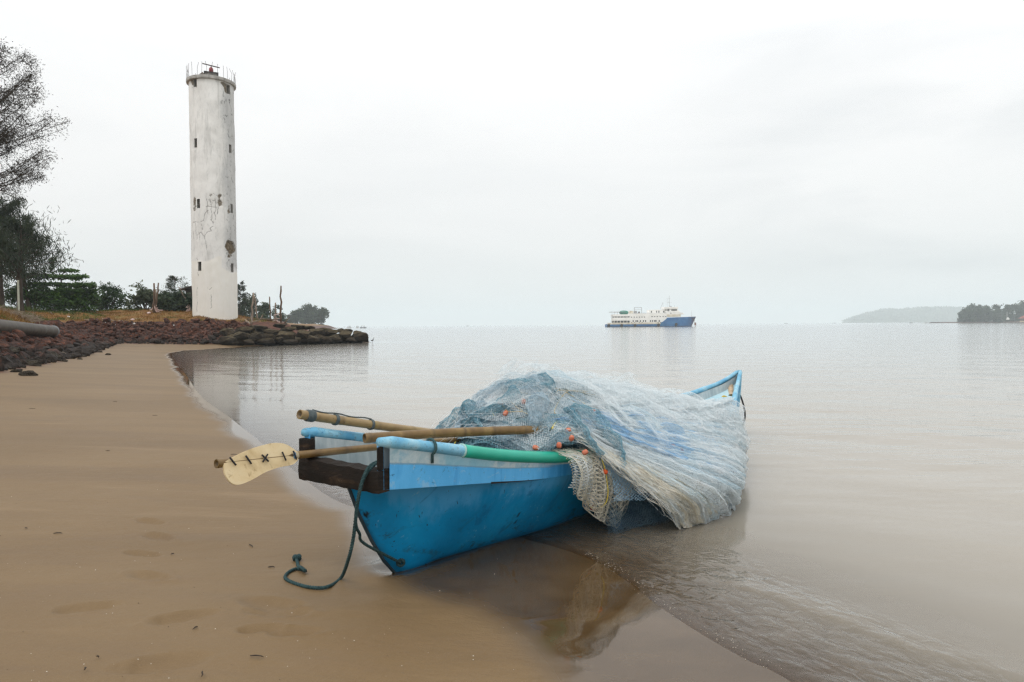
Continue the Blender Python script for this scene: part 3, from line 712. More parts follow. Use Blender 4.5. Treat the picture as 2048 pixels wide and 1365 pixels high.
    path = [B(-.25, .28, .86), B(-.37, .255, .845), at(738, 935, y_pl-.02), at(724, 965, y_pl-.05), at(716, 1000, y_pl-.05), at(711, 1040, y_pl-.03), at(706, 1080, y_pl+.0), at(697, 1118, y_pl+.05), on_sand(682, 1156), on_sand(655, 1174), on_sand(622, 1175), on_sand(590, 1167), on_sand(571, 1157), on_sand(576, 1146), on_sand(592, 1138), on_sand(606, 1140), on_sand(611, 1146)+Vector((0,0,.012)), on_sand(603, 1142)+Vector((0,0,.02)), on_sand(597, 1133), on_sand(594, 1122), on_sand(589, 1112)]
    root = empty('mooring_rope', on_sand(655, 1174), 'dark teal mooring rope hanging over the stern plank and curling onto the sand', 'rope')
    b = MB(); rope_tube(b, path, .0105); b.build('line', m_rope, root)
    b = MB(); path2 = [B(-.30, .24, .845), at(752, 928, y_pl+.0), at(733, 948, y_pl-.03), at(722, 975, y_pl-.04), at(713, 1015, y_pl-.045), at(712, 1050, y_pl-.03), at(719, 1068, y_pl+.04), at(729, 1088, y_pl+.12), hull_pt(.0, .28, 1)+PV*.012]
    rope_tube(b, path2, .009); b.build('line', m_rope, root)
    b = MB(); kx = on_sand(594, 1118); 
    for s_ in range(3):
        c = kx+Vector((0,0,.008)); rope_tube(b, [c+Vector((math.cos(a+s_)*.02, math.sin(a+s_)*.014, .012*math.sin(2*a+s_))) for a in np.linspace(0, 5.4, 8)], .011)
    b.build('knot', m_rope, root); b = MB(); c = path2[-1]
    for s_ in range(3): rope_tube(b, [c+Vector((math.cos(a+s_)*.022, .004*s_, math.sin(a+s_)*.02)) for a in np.linspace(0, 5.6, 8)], .009)
    b.build('knot', m_rope, root)
    # bow pole with its yellow lashing, and the black bow line
    p0 = B(7.28, -.02, .80); p1 = B(5.55, .26, .56)
    p0 = at(1461, 769, (p0.y)); p1 = at(1467, 873, 8.4)
    root = empty('bamboo_pole', p0, 'short pale bamboo pole propped upright in the bow with a yellow cord', 'pole', 'bamboo poles in the canoe')
    b = MB(); a = bamboo(b, p0, p1, .042, .036, [.25,.5,.75], Vector((0,0,0))); b.build('culm', mat('bleached_bamboo', (.42,.30,.19), (.55,.42,.29), 12, .6), root)
    ax2 = (p1-p0).normalized(); c = p0.lerp(p1, .30)
    b = MB(); b.smooth = True; b.lathe(c, [(.04,-.025),(.054,-.015),(.054,.015),(.04,.025)], 14, ax2); b.build('cord_lashing', mat('dark_lashing', (.03,.045,.03), (.07,.07,.03), 40), root)
    b = MB(); b.smooth = True; b.tube(smooth_path([c+Vector((-.05,-.03,0)), c+Vector((-.13,-.06,.03)), c+Vector((-.16,-.05,-.04)), c+Vector((-.09,-.05,-.10)), c+Vector((-.05,-.03,-.02))], 5), .014, 6); b.build('cord', mat('yellow_cord', (.62,.42,.03), (.50,.34,.03), 20), root)
    yb = BOW.y+.02
    pth = smooth_path([at(1476, 784, yb), at(1482, 795, yb), at(1488, 815, yb), at(1490, 833, yb), at(1486, 848, yb), at(1477, 857, yb), at(1470, 858, yb)], 8)
    b = MB(); b.smooth = True; b.tube(pth, .013, 8)
    o = b.build('bow_line', mat('black_rope', (.012,.012,.012), (.03,.03,.03), 40), None, loc=pth[0]); tag(o, 'thin black rope looping from the raised bow down to the water', 'rope')
def proj(p):
    q = MCAM.transposed() @ (Vector(p)-CP); return (W0/2+FPX*q.x/-q.z, H0/2-FPX*q.y/-q.z)
def proj_x(p): return proj(p)[0]
# ------------------------------------------------------------------ the fishing net
def t_px(px):                                       # where along the near gunwale a picture column falls
    return min(np.linspace(.5, 3, 1001), key=lambda t: abs(proj_x(B(t, float(hb(t))+.06, float(gz(t))))-px))
TP0, TP1 = float(t_px(1122)), float(t_px(1252)); DT = TP0-1.335
zt_ = spline([.7,.9,1.2,1.7,2.2,2.7,3.4,4.2,5.0,5.7,6.2], [.70,.78,.94,1.06,1.03,.96,.885,.74,.53,.50,.48])
sb_ = spline([1.0,1.4,1.9,2.7,3.4,4.2,5.0,5.8,6.2], [.66,.76,1.06,1.25,1.10,.88,.66,.46,.36])
KB = np.array([0,.15,.33,.5,.62,.82,1.0])
_T = np.linspace(.6, 6.3, 100); _BV = np.linspace(0, 1, 90)
def _section(t):
    h = float(hb(t)); g = float(gz(t)); zt = float(zt_(t)); sb = float(sb_(t)); over = float(ss(TP0-.2, TP0+.08, t))
    s_ = [-h+.03, -.62*h, -.22*h, .45*h, h-.04+.13*over, h+.10+.86*(sb-h), sb-.03]
    z_ = [g+.03, g+.75*(zt-g), zt, g+.80*(zt-g)+.02, g-.02+.15*over, .58*g, .012]
    return spline(KB, s_)(_BV), spline(KB, z_)(_BV)
_SS = np.zeros((100, 90)); _SZ = np.zeros((100, 90))
for _i, _t in enumerate(_T): _SS[_i], _SZ[_i] = _section(_t)
def Snp(t, b, infl=0.0, shrink=1.0):
    """point of the heap surface; infl pushes outward (m), shrink < 1 pulls towards the boat's middle"""
    t = np.clip(np.asarray(t, float), .6, 6.3); b = np.clip(np.asarray(b, float), 0, 1)
    x = (t-.6)/5.7*99; y = b*89; i = np.clip(x.astype(int), 0, 98); j = np.clip(y.astype(int), 0, 88); fx = x-i; fy = y-j
    def bl(A): return A[i,j]*(1-fx)*(1-fy)+A[i+1,j]*fx*(1-fy)+A[i,j+1]*(1-fx)*fy+A[i+1,j+1]*fx*fy
    s = bl(_SS); z = bl(_SZ)
    infl = infl*ss(5.6, 3.4, t) if np.isscalar(infl) and infl > .03 else infl
    cs = 0.12*hb(t); cz = gz(t)*.72
    s = cs+(s-cs)*shrink; z = cz+(z-cz)*shrink
    ds = s-cs; dz = z-cz; n = np.sqrt(ds*ds+dz*dz)+1e-6
    s = s+ds/n*infl; z = np.maximum(z+dz/n*infl, .008)
    P = np.zeros(t.shape+(3,))
    for k in range(3): P[...,k] = B0[k]+U[k]*t*TS+PV[k]*s
    P[...,2] = z
    return P
def threads(P0, P1, w, seed):
    """ribbons of width w between point pairs, each turned at random about its own length"""
    r = np.random.default_rng(seed); d = P1-P0; L = np.linalg.norm(d, axis=1, keepdims=True)+1e-9; d = d/L
    q = r.normal(size=P0.shape); q = q-d*(q*d).sum(1, keepdims=True); q = q/(np.linalg.norm(q, axis=1, keepdims=True)+1e-9)*(w*.5)
    V = np.stack([P0-q, P0+q, P1+q, P1-q], 1).reshape(-1, 3); F = np.arange(len(V)).reshape(-1, 4)
    return V, F
def netting(fn, nu, nv, w, m, parent, seed, keep=None, jit=.25):
    """knotted diamond mesh over fn(u, v)"""
    r = np.random.default_rng(seed)
    i, j = np.meshgrid(np.arange(nu+1), np.arange(nv+1), indexing='ij')
    u = (i+r.normal(0, jit*.4, i.shape))/nu; v = (j+r.normal(0, jit*.4, i.shape))/nv
    P = fn(np.clip(u, 0, 1), np.clip(v, 0, 1))
    E = []
    for di, dj in ((1, 1), (1, -1)):
        ok = (((i+j) % 2) == 0) if di == 1 else None
        a = i[ok]; c = j[ok]; a2 = a+di; c2 = c+dj; g = (a2 <= nu) & (c2 >= 0) & (c2 <= nv)
        E.append(np.stack([a[g], c[g], a2[g], c2[g]], 1)); a0 = a-di; c0 = c+dj; g = (a0 >= 0) & (c0 >= 0) & (c0 <= nv)
        E.append(np.stack([a[g], c[g], a0[g], c0[g]], 1))
    E = np.concatenate(E)
    if keep is not None:
        kk = keep(E[:,0]/nu, E[:,1]/nv); E = E[kk]
    P0 = P[E[:,0], E[:,1]]; P1 = P[E[:,2], E[:,3]]
    L = np.linalg.norm(P1-P0, axis=1); g = L < .16; P0, P1 = P0[g], P1[g]
    V, F = threads(P0, P1, w, seed+1)
    o0 = np.array(tuple(parent.location)); me = np_mesh(V-o0, F, False); return put(me, 'netting', m, parent)
def strands(paths, w, m, parent, seed):
    P0 = []; P1 = []
    for p in paths: P0.append(p[:-1]); P1.append(p[1:])
    V, F = threads(np.concatenate(P0), np.concatenate(P1), w, seed); o0 = np.array(tuple(parent.location))
    return put(np_mesh(V-o0, F, False), 'loose_strands', m, parent)
def thread_mat(name, c1, c2, trans=.45):
    t = NT(name); v = t.coord(); c = t.ramp(t.noise(v, 9, 3, .6), [(.35, c1), (.65, c2)])
    a = t.n('BsdfDiffuse'); t.l(c, a.inputs[0]); b = t.n('BsdfTranslucent'); t.l(c, b.inputs[0]); g = t.n('BsdfGlossy'); g.inputs['Roughness'].default_value = .35
    m1 = t.n('MixShader'); m1.inputs[0].default_value = trans; t.l(a.outputs[0], m1.inputs[1]); t.l(b.outputs[0], m1.inputs[2])
    m2 = t.n('MixShader'); m2.inputs[0].default_value = .08; t.l(m1.outputs[0], m2.inputs[1]); t.l(g.outputs[0], m2.inputs[2])
    t.l(m2.outputs[0], t.out.inputs[0]); return t.m
def make_net():
    root = empty('fishing_net', B(1.9, 0, .6), 'huge pale blue and white nylon net heaped in the canoe and spilling into the water', 'net')
    white = thread_mat('white_nylon', (.84,.90,.92), (.92,.95,.96), .55); blue = thread_mat('blue_nylon', (.40,.65,.86), (.55,.76,.91))
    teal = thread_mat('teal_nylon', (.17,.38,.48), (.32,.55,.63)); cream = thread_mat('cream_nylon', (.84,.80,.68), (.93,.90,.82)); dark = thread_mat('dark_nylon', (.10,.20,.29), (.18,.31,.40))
    steel = thread_mat('steel_blue_nylon', (.46,.60,.68), (.62,.73,.79)); mist = thread_mat('misty_nylon', (.70,.83,.89), (.82,.90,.93), .5)
    def crump(P, amp, sc, seed):
        Q = P.copy()
        for k in range(3): Q[...,k] += amp*fbm(P+k*3.3, sc, 3, seed+k)
        Q[...,2] = np.maximum(Q[...,2], .006); return Q
    # 1 the body of the heap, layer under layer
    def heap(t0, t1, b0, b1, infl, shrink, amp, seed, sc=3.0):
        def fn(u, v):
            P = Snp(t0+(t1-t0)*u, b0+(b1-b0)*v, infl, shrink); return crump(P, amp, sc, seed)
        return fn
    k = 100
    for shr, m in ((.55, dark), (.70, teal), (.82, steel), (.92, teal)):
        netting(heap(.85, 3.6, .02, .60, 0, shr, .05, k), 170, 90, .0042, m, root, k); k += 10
    for infl, m, w in ((-.01, steel, .0030), (.0, teal, .0030), (.015, mist, .0024), (.03, steel, .0026)):
        netting(heap(.88, 2.9, .03, .60, infl, 1, .055, k, 3.6), 230, 150, w*.76, m, root, k); k += 10
    # body under the great fall
    for shr, m in ((.60, steel), (.76, mist), (.90, blue)):
        netting(heap(1.5, 4.8, .10, .86, 0, shr, .03, k), 200, 110, .0042, m, root, k); k += 10
    # 2 rolled bundles lying in loops on the heap
    rr = np.random.default_rng(77)
    roll = [(1.12,.24,2.0),(1.35,.30,.9),(1.5,.44,2.8),(1.68,.14,.3),(1.9,.36,1.7),(1.02,.14,.95),(1.10,.30,.9),(1.30,.18,.2),(1.42,.36,1.6),(1.62,.24,.5),(1.72,.42,2.4),(1.95,.30,.1),(1.25,.50,2.9),(1.55,.55,.4),(1.85,.20,2.2),(1.15,.42,.3),(1.48,.12,1.2)]
    for n_, (t0, b0, a0) in enumerate(roll):
        ln = rr.uniform(.4, .75); cv = rr.uniform(-5, 5); rad0 = rr.uniform(.038, .068); ph = rr.uniform(0, 6)
        def fn(u, v, t0=t0, b0=b0, a0=a0, ln=ln, cv=cv, rad0=rad0, ph=ph, n_=n_):
            s_ = (v-.5)*ln; ang = a0+cv*s_
            tt = t0+np.cos(ang)*s_/TS; bb = b0+np.sin(ang)*s_/1.7
            C = Snp(tt, bb, .035+.05*np.sin(np.pi*v), 1)
            C2 = Snp(tt+np.cos(ang+cv*.02)*.02/TS, bb+np.sin(ang+cv*.02)*.02/1.7, .035+.05*np.sin(np.pi*v), 1)
            T = C2-C; T /= np.linalg.norm(T, axis=-1, keepdims=True)+1e-9
            Z = np.zeros_like(T); Z[...,2] = 1; X = np.cross(T, Z); X /= np.linalg.norm(X, axis=-1, keepdims=True)+1e-9; Y = np.cross(X, T)
            rad = rad0*(1+.25*np.sin(9*v+ph))*np.sqrt(np.clip(np.sin(np.pi*np.clip(v,.03,.97)), .05, 1)); q = 2*np.pi*u+3*v
            P = C+(X*np.cos(q)[...,None]+Y*np.sin(q)[...,None])*rad[...,None]
            return crump(crump(P, .022, 9, 300+n_), .012, 22, 340+n_)
        netting(fn, 60, 80, .0024, (teal, steel, steel, teal, mist)[n_ % 5], root, k); k += 10
    # 3 the fall over the near side: folds fan out from the gathered point above the hanging pocket
    th = [0,.14,.28,.42,.56,.70,.86,1.0]; tE = spline(th, [4.7,4.95,4.75,4.3,3.6,2.85,2.25,1.95]); bE = spline(th, [.30,.55,.74,.92,1.0,1.0,1.0,1.0])
    def fan(a0, a1, infl, seed, amp, kf, r0=.0, r1=1.0, drop=2.0, lift=.0, tG=1.42+DT, bG=.55):
        def fn(u, v):
            a = a0+(a1-a0)*u; q = a+.55/(2*np.pi*kf)*np.sin(2*np.pi*kf*a+seed)+.25/(2*np.pi*kf*2.7)*np.sin(2*np.pi*kf*2.7*a+seed*2)
            q = q+.02*vnoise(np.stack([a*6, v*2, np.full_like(a, seed)], -1), 1.0, 3); q = np.clip(q, 0, 1)
            r = r0+(r1-r0)*v
            edge = 1+.03*np.sin(40*a+seed)+.03*vnoise(np.stack([a*30, a*0, a*0+seed], -1), 1.0, 8); r = r*np.where(r > .8, edge, 1)
            t_ = tG+.10*(u-.5)+(tE(q)-tG)*r; b_ = bG-.10*(1-u)*0+(bE(q)-bG)*np.power(np.clip(r, 0, 1.1), drop-1.0*q)
            fold = amp*np.sin(2*np.pi*kf*1.3*a+seed+2*r)*np.clip(r*2.2, 0, 1)+amp*.5*np.sin(2*np.pi*kf*3.1*a+seed*3)*np.clip(r*1.5, 0, 1)
            P = Snp(t_, b_, infl+fold+lift*np.sin(np.pi*np.clip(r, 0, 1)), 1)
            return crump(P, .012+.008*amp/.03, 5, seed)
        return fn
    for a0, a1, infl, m, w, nu, nv, r0, r1 in (
        (.02, .72, -.06, steel, .0045, 120, 100, .05, .80), (.05, .72, -.04, mist, .0040, 130, 110, .05, .84), (.08, .66, -.015, blue, .0036, 150, 110, .0, .74), (.12, .66, .0, blue, .0034, 160, 120, .0, .70), (.18, .60, .012, blue, .0030, 150, 120, .0, .62),
        (.06, .62, .01, steel, .0024, 150, 120, .05, .98), (.0, .60, .02, mist, .0026, 170, 130, .02, 1.0), (.0, .50, .035, white, .0024, 180, 130, .04, 1.0),
        (.25, .86, .02, mist, .0024, 170, 130, .1, 1.0), (.10, .80, .045, white, .0030, 190, 140, .06, 1.02), (.0, .50, .05, white, .0034, 180, 140, .06, 1.0), (.02, .72, .06, white, .0028, 190, 140, .08, 1.03), (.05, .90, .03, white, .0028, 190, 140, .1, 1.02),
        (.16, .62, .048, blue, .0030, 150, 120, .03, .62), (.24, .66, .062, blue, .0026, 140, 120, .0, .50), (.30, .72, .04, mist, .0026, 130, 120, .2, .80),
        (.74, .98, .012, cream, .0036, 80, 110, .30, 1.0), (.78, .95, .026, cream, .0032, 70, 100, .45, .99), (.66, .86, .0, cream, .0030, 80, 100, .42, .90), (.80, 1.0, .02, white, .0026, 60, 100, .1, .98)):
        netting(fan(a0, a1, infl, k*.37, .010+.008*((k//10) % 3), 6.0+1.7*((k//10) % 5), r0, r1), int(nu*1.4), int(nv*1.4), w*.74, m, root, k); k += 10
    # long drawn threads lying along the folds
    rs = np.random.default_rng(9); ps = {0: [], 1: [], 2: []}
    for n_ in range(700):
        a = rs.random(); mi = 2 if (a > .76 and rs.random() < .6) else (1 if (a < .7 and rs.random() < .30) else 0)
        r0 = rs.uniform(0, .55); r1 = min(r0+rs.uniform(.2, .6), 1.02); v = np.linspace(0, 1, 22); f = fan(max(a-.01,0), min(a+.01,1), .02+.03*rs.random(), 3.3, .022, 9.0, r0, r1)
        u = np.full(22, rs.random())+1.3*np.sin(v*3+rs.uniform(0, 6))*rs.uniform(0, .8); ps[mi].append(f(np.clip(u, 0, 1), v))
    strands(ps[0], .0022, white, root, 5); strands(ps[1], .0022, blue, root, 6); strands(ps[2], .0028, cream, root, 7)
    # 4 the airy veil over everything
    for infl, t0, t1, b0, b1, w, m in ((.03, .95, 4.7, .04, .58, .0032, white), (.06, 1.0, 4.6, .05, .55, .0028, white), (.085, 1.05, 4.6, .05, .50, .0026, white), (.075, 1.3, 4.6, .05, .36, .0018, white), (.11, 1.4, 3.6, .06, .34, .0016, white), (.03, 2.4, 4.85, .05, .66, .0032, white), (.055, 2.1, 4.75, .03, .60, .0030, white), (.02, 2.0, 4.9, .06, .64, .0032, mist), (.04, 1.9, 4.8, .08, .66, .0030, white), (.065, 1.8, 4.6, .05, .60, .0026, white)):
        netting(heap(t0, t1, b0, b1, infl, 1, .075, k, 1.9), 300, 140, w*.74, m, root, k); k += 10
    for infl, t0, t1, b0, b1, amp in ((.07, 1.2, 4.4, .05, .50, .11), (.11, 1.4, 4.2, .06, .44, .13), (.15, 1.5, 4.0, .05, .40, .15), (.09, 2.0, 4.5, .08, .60, .10), (.05, 2.2, 4.6, .10, .68, .08)):
        netting(heap(t0, t1, b0, b1, infl, 1, amp, k, 2.6), 260, 110, .0013, white, root, k, lambda u, v, k=k: vnoise(np.stack([u*9, v*6, u*0+k], -1), 1.0, 5) > -.15); k += 10
    # wisps standing off the top
    ps = []
    for n_ in range(900):
        t0 = rs.uniform(.95, 4.4); b0 = rs.uniform(.04, .42); L = rs.uniform(.15, .7); a = rs.uniform(0, 6.28); cv = rs.uniform(-6, 6); v = np.linspace(0, 1, 16)
        tt = t0+np.cos(a+cv*v)*L*v; bb = b0+np.sin(a+cv*v)*L*v*.5
        ps.append(crump(Snp(tt, np.clip(bb, .02, .6), .05+.13*rs.random()*np.sin(np.pi*v)*ss(5.2, 2.5, tt), 1), .03, 5, n_))
    strands(ps, .0016, white, root, 8)
    # 5 the coarse pocket hanging down the near side
    yb = spline([0,.16,.32,.52,.70,.80,.92,1.0], [985,1000,1035,1052,1066,1046,1030,1000])
    def pocket(front, seed, u0=0, u1=1, zsc=1.0):
        def fn(u, v):
            uu = u0+(u1-u0)*u; t_ = TP0+(TP1-TP0)*uu-.10*v*(uu-.6); fold = .030*np.sin(17*uu+seed)*np.clip(v*3, 0, 1)+.014*np.sin(37*uu+2*seed)
            zbm = 1.6-(yb(uu)-650)/1365*(4.98+.28*uu); ztp = gz(t_)+.065
            z = ztp+(zbm-ztp)*zsc*v
            bul = np.sin(np.pi*np.clip(v*.93+.07, 0, 1)); s_ = hb(t_)+.052+.01*v+(front*.055*bul)+fold+.05*v*(1-v)+.05*np.clip(v*6,0,1)
            s_ = np.where(v < .10, s_-(.10-v)*.9, s_)
            P = np.zeros(u.shape+(3,))
            for q in range(3): P[...,q] = B0[q]+U[q]*t_*TS+PV[q]*s_
            P[...,2] = z; return crump(P, .010, 6, int(seed*10))
        return fn
    for fr, sd, u0, u1, zs, nu, nv, w, m in ((1.0, 1.0, 0, 1, 1.0, 26, 30, .0062, cream), (-.2, 2.2, 0, 1, .96, 24, 28, .0048, cream), (.55, 3.1, .20, .72, 1.0, 18, 30, .0050, cream), (.35, 4.4, .55, 1.0, .97, 15, 30, .0046, mist), (.8, 5.7, .0, .34, .82, 12, 26, .0050, white), (.4, 6.7, .1, .9, .9, 24, 30, .0046, cream)):
        netting(pocket(fr, sd, u0, u1, zs), nu, nv, w, m, root, k, None, .12); k += 10
    # gathered hems: thick cords of bunched mesh down the folds and round the foot
    ps = []
    for q, (u0, fr) in enumerate(((0,.9),(.05,1),(.14,1),(.26,1),(.36,1),(.47,1),(.58,1),(.68,1),(.74,1),(.83,.9),(.92,.8),(1,.7))):
        for g in range(7): v = np.linspace(0, 1, 26); ps.append(pocket(fr, 1.0)(np.clip(u0+.012*np.sin(9*v+g)+.006*rs.normal(0,1,26), 0, 1), v))
    for g in range(9): u = np.linspace(0, 1, 40); ps.append(pocket(.5+.5*rs.random(), 1.0)(u, np.clip(1-.02*rs.random(40), 0, 1)))
    strands(ps, .0030, cream, root, 12)
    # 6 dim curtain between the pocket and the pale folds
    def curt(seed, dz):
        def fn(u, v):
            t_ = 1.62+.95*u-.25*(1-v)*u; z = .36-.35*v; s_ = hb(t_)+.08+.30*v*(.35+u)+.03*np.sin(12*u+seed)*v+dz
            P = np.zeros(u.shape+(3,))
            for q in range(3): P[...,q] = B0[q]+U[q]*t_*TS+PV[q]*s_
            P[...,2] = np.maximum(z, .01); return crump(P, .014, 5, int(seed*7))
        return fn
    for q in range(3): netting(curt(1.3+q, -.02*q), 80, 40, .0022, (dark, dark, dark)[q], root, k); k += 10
    # ---- floats and float lines, laid on the surface of the heap
    tt, bb = np.meshgrid(np.linspace(.75, 6.0, 120), np.linspace(0, 1, 80), indexing='ij'); G = Snp(tt, bb, .035)
    vv = [Vector(p) for p in G.reshape(-1, 3)]; ff = [(i*80+j, i*80+j+1, (i+1)*80+j+1, (i+1)*80+j) for i in range(119) for j in range(79)]
    bvh = BVHTree.FromPolygons(vv, ff)
    def hit(px, py, off=.0):
        h = bvh.ray_cast(CP, ray(px, py))
        if h[0] is None: h = bvh.find_nearest(at(px, py, 5.4))
        return h[0] - ray(px, py)*off
    YPK = B((TP0+TP1)*.5, float(hb(TP0))+.34, .4).y
    m_f = mat('faded_orange_float', (.42,.10,.05), (.55,.20,.12), 30, .6, .35, .2, 60); m_f2 = mat('bright_orange_float', (.75,.10,.02), (.80,.14,.03), 20, .45)
    fl = [(983,796,0),(1001,808,0),(1093,781,0),(1047,803,0),(953,827,0),(898,836,0),(1188,825,0),(1136,861,0),(1143,877,0),(1185,850,0),(1071,896,0),(1118,891,0),(1011,827,1),(1170,905,0),(1210,944,2),(1185,1017,0),(918,897,0),(1047,907,0),(1363,902,0),(1345,892,0)]
    me0 = None
    for px, py, kd in fl:
        p = hit(px, py, .05 if py < 850 else .015) if (py < 935 and px != 918) else at(px, py, YPK)
        if px == 918: p = at(px, py, 4.98)
        if px == 1170: p = hit(px, py, .06)
        d = Vector((rr.normal(), rr.normal()*.4, rr.normal()*.5)).normalized(); b = MB(); b.smooth = True
        b.lathe(p, [(.003,-.022),(.012,-.020),(.017,-.012),(.019,0),(.017,.012),(.012,.020),(.003,.022)], 14, d); b.build('float', m_f2 if kd == 2 else m_f, root)
    m_y = mat('yellow_float_line', (.62,.47,.05), (.70,.58,.16), 20); m_t = mat('tan_float_line', (.42,.33,.17), (.52,.43,.25), 20); m_g = mat('dark_green_cord', (.02,.06,.06), (.05,.10,.09), 20)
    def line(pts, m, r=.004, off=.012, Y=None):
        p = [hit(x, y, off) if Y is None else at(x, y, Y) for x, y in pts]; b = MB(); b.smooth = True; b.tube(smooth_path(p, 6), r, 6); b.build('float_line', m, root)
    line([(960,779),(968,786),(985,797),(1001,806),(1012,820),(1022,824),(1045,824),(1068,836)], m_t)
    line([(1006,775),(1016,783),(1040,785),(1066,792),(1084,798),(1088,802)], m_y, .005)
    line([(1070,775),(1082,769),(1098,775),(1108,790),(1118,803)], m_g)
    line([(1100,862),(1107,850),(1119,838),(1130,828),(1146,823),(1160,822),(1170,830)], m_g, .006)
    line([(1104,858),(1110,847),(1117,840)], m_y, .007)
    line([(1018,800),(1030,812),(1045,822)], m_t); line([(975,822),(983,824),(988,832)], m_y); line([(1185,828),(1195,829),(1204,825)], m_y)
    line([(1180,820),(1176,818),(1170,819)], m_g)
    line([(1178,926),(1178,950),(1176,975),(1175,1000),(1178,1012),(1186,1016)], m_y, .0045, 0, YPK-.02)
    line([(1203,918),(1209,935),(1212,950),(1214,965),(1216,985),(1213,1003),(1206,1012),(1198,1016)], m_y, .0045, 0, YPK)
    line([(911,884),(909,890),(912,896),(918,898)], m_y, .004, 0, 4.98)
    for q in range(5):
        t0 = rr.uniform(1.0, 2.2); line([proj(tuple(Snp(np.array(t0+.12*i), np.array(.25+.2*math.sin(i+q)+.05*q)))) for i in range(6)], (m_t, m_g)[q % 2], .003)
# ------------------------------------------------------------------ the white tower
def make_tower():
    YT = 65.0; cb = at(431, 630, YT); zb_ = 1.3; ztop = at(424, 172, YT).z; rad = 1.955
    cx, cy = cb.x, cb.y; root = empty('harbour_tower', (cx, cy, 2.0), 'tall round white concrete tower with peeling plaster standing on the point', 'tower')
    face = math.atan2(-cy, -cx)                       # azimuth towards the viewpoint of the photo
    def hz(py): return at(425, py, YT).z
    nA = 300; nH = 470; zs = np.linspace(zb_, ztop, nH); H = ztop-zb_
    def rad_at(z): return rad*(1.0+.012*((ztop-z)/H))
    # openings (angle from the facing line in degrees, centre row, half width m, half height m)
    wins = [(-47, 297, .17, .42), (50, 302, .16, .40), (-41, 415, .17, .42), (52, 420, .16, .42), (-40, 537, .16, .42), (50, 538, .16, .42), (-45, 178, .17, .50), (48, 185, .18, .42), (24, 182, .0, .0)]
    A = np.linspace(0, 2*math.pi, nA, endpoint=False)
    AA, ZZ = np.meshgrid(A, zs); # rows z
    rel = (AA-face+math.pi) % (2*math.pi) - math.pi
    arc = rel*rad
    wear = np.zeros(AA.shape); crack = np.zeros(AA.shape); inset = np.zeros(AA.shape)
    def uv(px, py):                                     # picture row/column to (arc, z) on the shaft
        z = hz(py); c = 424.5+(py-175)*(431-424.5)/455; q = max(-.99, min(.99, (px-c)/44.5)); return math.asin(q)*rad, z
    def blob(pts, soft=.05, depth=.0, ws=1.0):
        pg = np.array([uv(*p) for p in pts]); d = sdist(np.stack([arc.ravel(), ZZ.ravel()], 1), pg).reshape(arc.shape)
        d = d + .22*fbm(np.stack([arc, ZZ], -1), 2.8, 4, 4); m = ss(-soft, soft, d)
        return m
    m = blob([(452,488),(458,483),(466,487),(470,492),(471,500),(467,508),(463,514),(456,515),(452,505)])
    wear = np.maximum(wear, m); inset += .14*m*(.6+.5*fbm(np.stack([arc, ZZ], -1), 3.5, 3, 6))
    for pts in ([(437,399),(441,398),(443,410),(440,418),(436,414)], [(422,399),(424,399),(424,406),(422,405)], [(386,170),(395,170),(396,186),(388,184)], [(446,176),(462,176),(460,193),(455,194),(450,190)], [(390,405),(394,404),(394,424),(391,424)], [(456,412),(459,412),(459,428),(456,427)]):
        m = blob(pts, .06); wear = np.maximum(wear, m*.9); inset += .05*m
    lines = [[(414,406),(417,418),(416,430),(420,440),(424,446),(428,452)],[(418,408),(432,408)],[(421,406),(424,418),(424,430),(424,446)],[(432,404),(433,420),(431,440)],[(415,420),(434,421)],[(418,428),(412,434),(409,448),(402,450),(388,450),(387,460)],[(425,447),(428,458),(422,462),(424,468),(416,470),(410,478),(412,484)],[(393,452),(394,470),(396,484)],[(388,468),(390,482)],[(400,470),(402,484)],[(396,476),(404,470),(410,480)],[(412,486),(413,496),(415,504)],[(427,395),(436,400)],[(437,420),(436,434)],[(430,430),(432,446)],[(396,520),(397,530)],[(397,548),(398,556)],[(416,578),(419,583),(423,578)],[(422,592),(424,606),(425,616),(421,618)],[(396,575),(396,624)],[(421,418),(423,412),(428,414)],[(384,470),(386,486)],[(404,455),(406,466)]]
    Qp = np.stack([arc.ravel(), ZZ.ravel()], 1); jitq = .05*fbm(np.stack([arc, ZZ], -1), 3.0, 3, 12).ravel()
    sel = np.abs(arc.ravel()) < 3.4
    for k, ln in enumerate(lines):
        q = [uv(*p) for p in ln]; best = np.full(sel.sum(), 9.0); S_ = Qp[sel]+np.stack([jitq[sel]*1.6, jitq[sel]], 1)
        for (ax, ay), (bx, by) in zip(q[:-1], q[1:]):
            dx, dy = bx-ax, by-ay; t_ = np.clip(((S_[:,0]-ax)*dx+(S_[:,1]-ay)*dy)/(dx*dx+dy*dy+1e-9), 0, 1)
            best = np.minimum(best, np.hypot(S_[:,0]-ax-t_*dx, S_[:,1]-ay-t_*dy))
        w_ = (.032 if k < 14 else .022)*(1+.6*vnoise(S_, 1.7, k)); c = np.zeros(arc.size); c[sel] = ss(w_, w_*.3, best); crack = np.maximum(crack, c.reshape(arc.shape))
    wob = .035*fbm(np.stack([arc, ZZ], -1), .35, 3, 15) + .010*fbm(np.stack([arc, ZZ], -1), 1.6, 2, 16)
    Rr = rad_at(ZZ)-inset-.02*crack+wob
    V = np.stack([Rr*np.cos(AA), Rr*np.sin(AA), ZZ-2.0], -1).reshape(-1, 3)
    i = np.arange(nH-1)[:,None]*nA; j = np.arange(nA)[None,:]; j2 = (j+1) % nA
    F = np.stack([i+j+0*i, i+j2, i+nA+j2, i+nA+j], -1).reshape(-1, 4)
    # cut the openings
    fa = arc[:-1,:].ravel(); fz = ZZ[:-1,:].ravel(); keep = np.ones(len(F), bool)
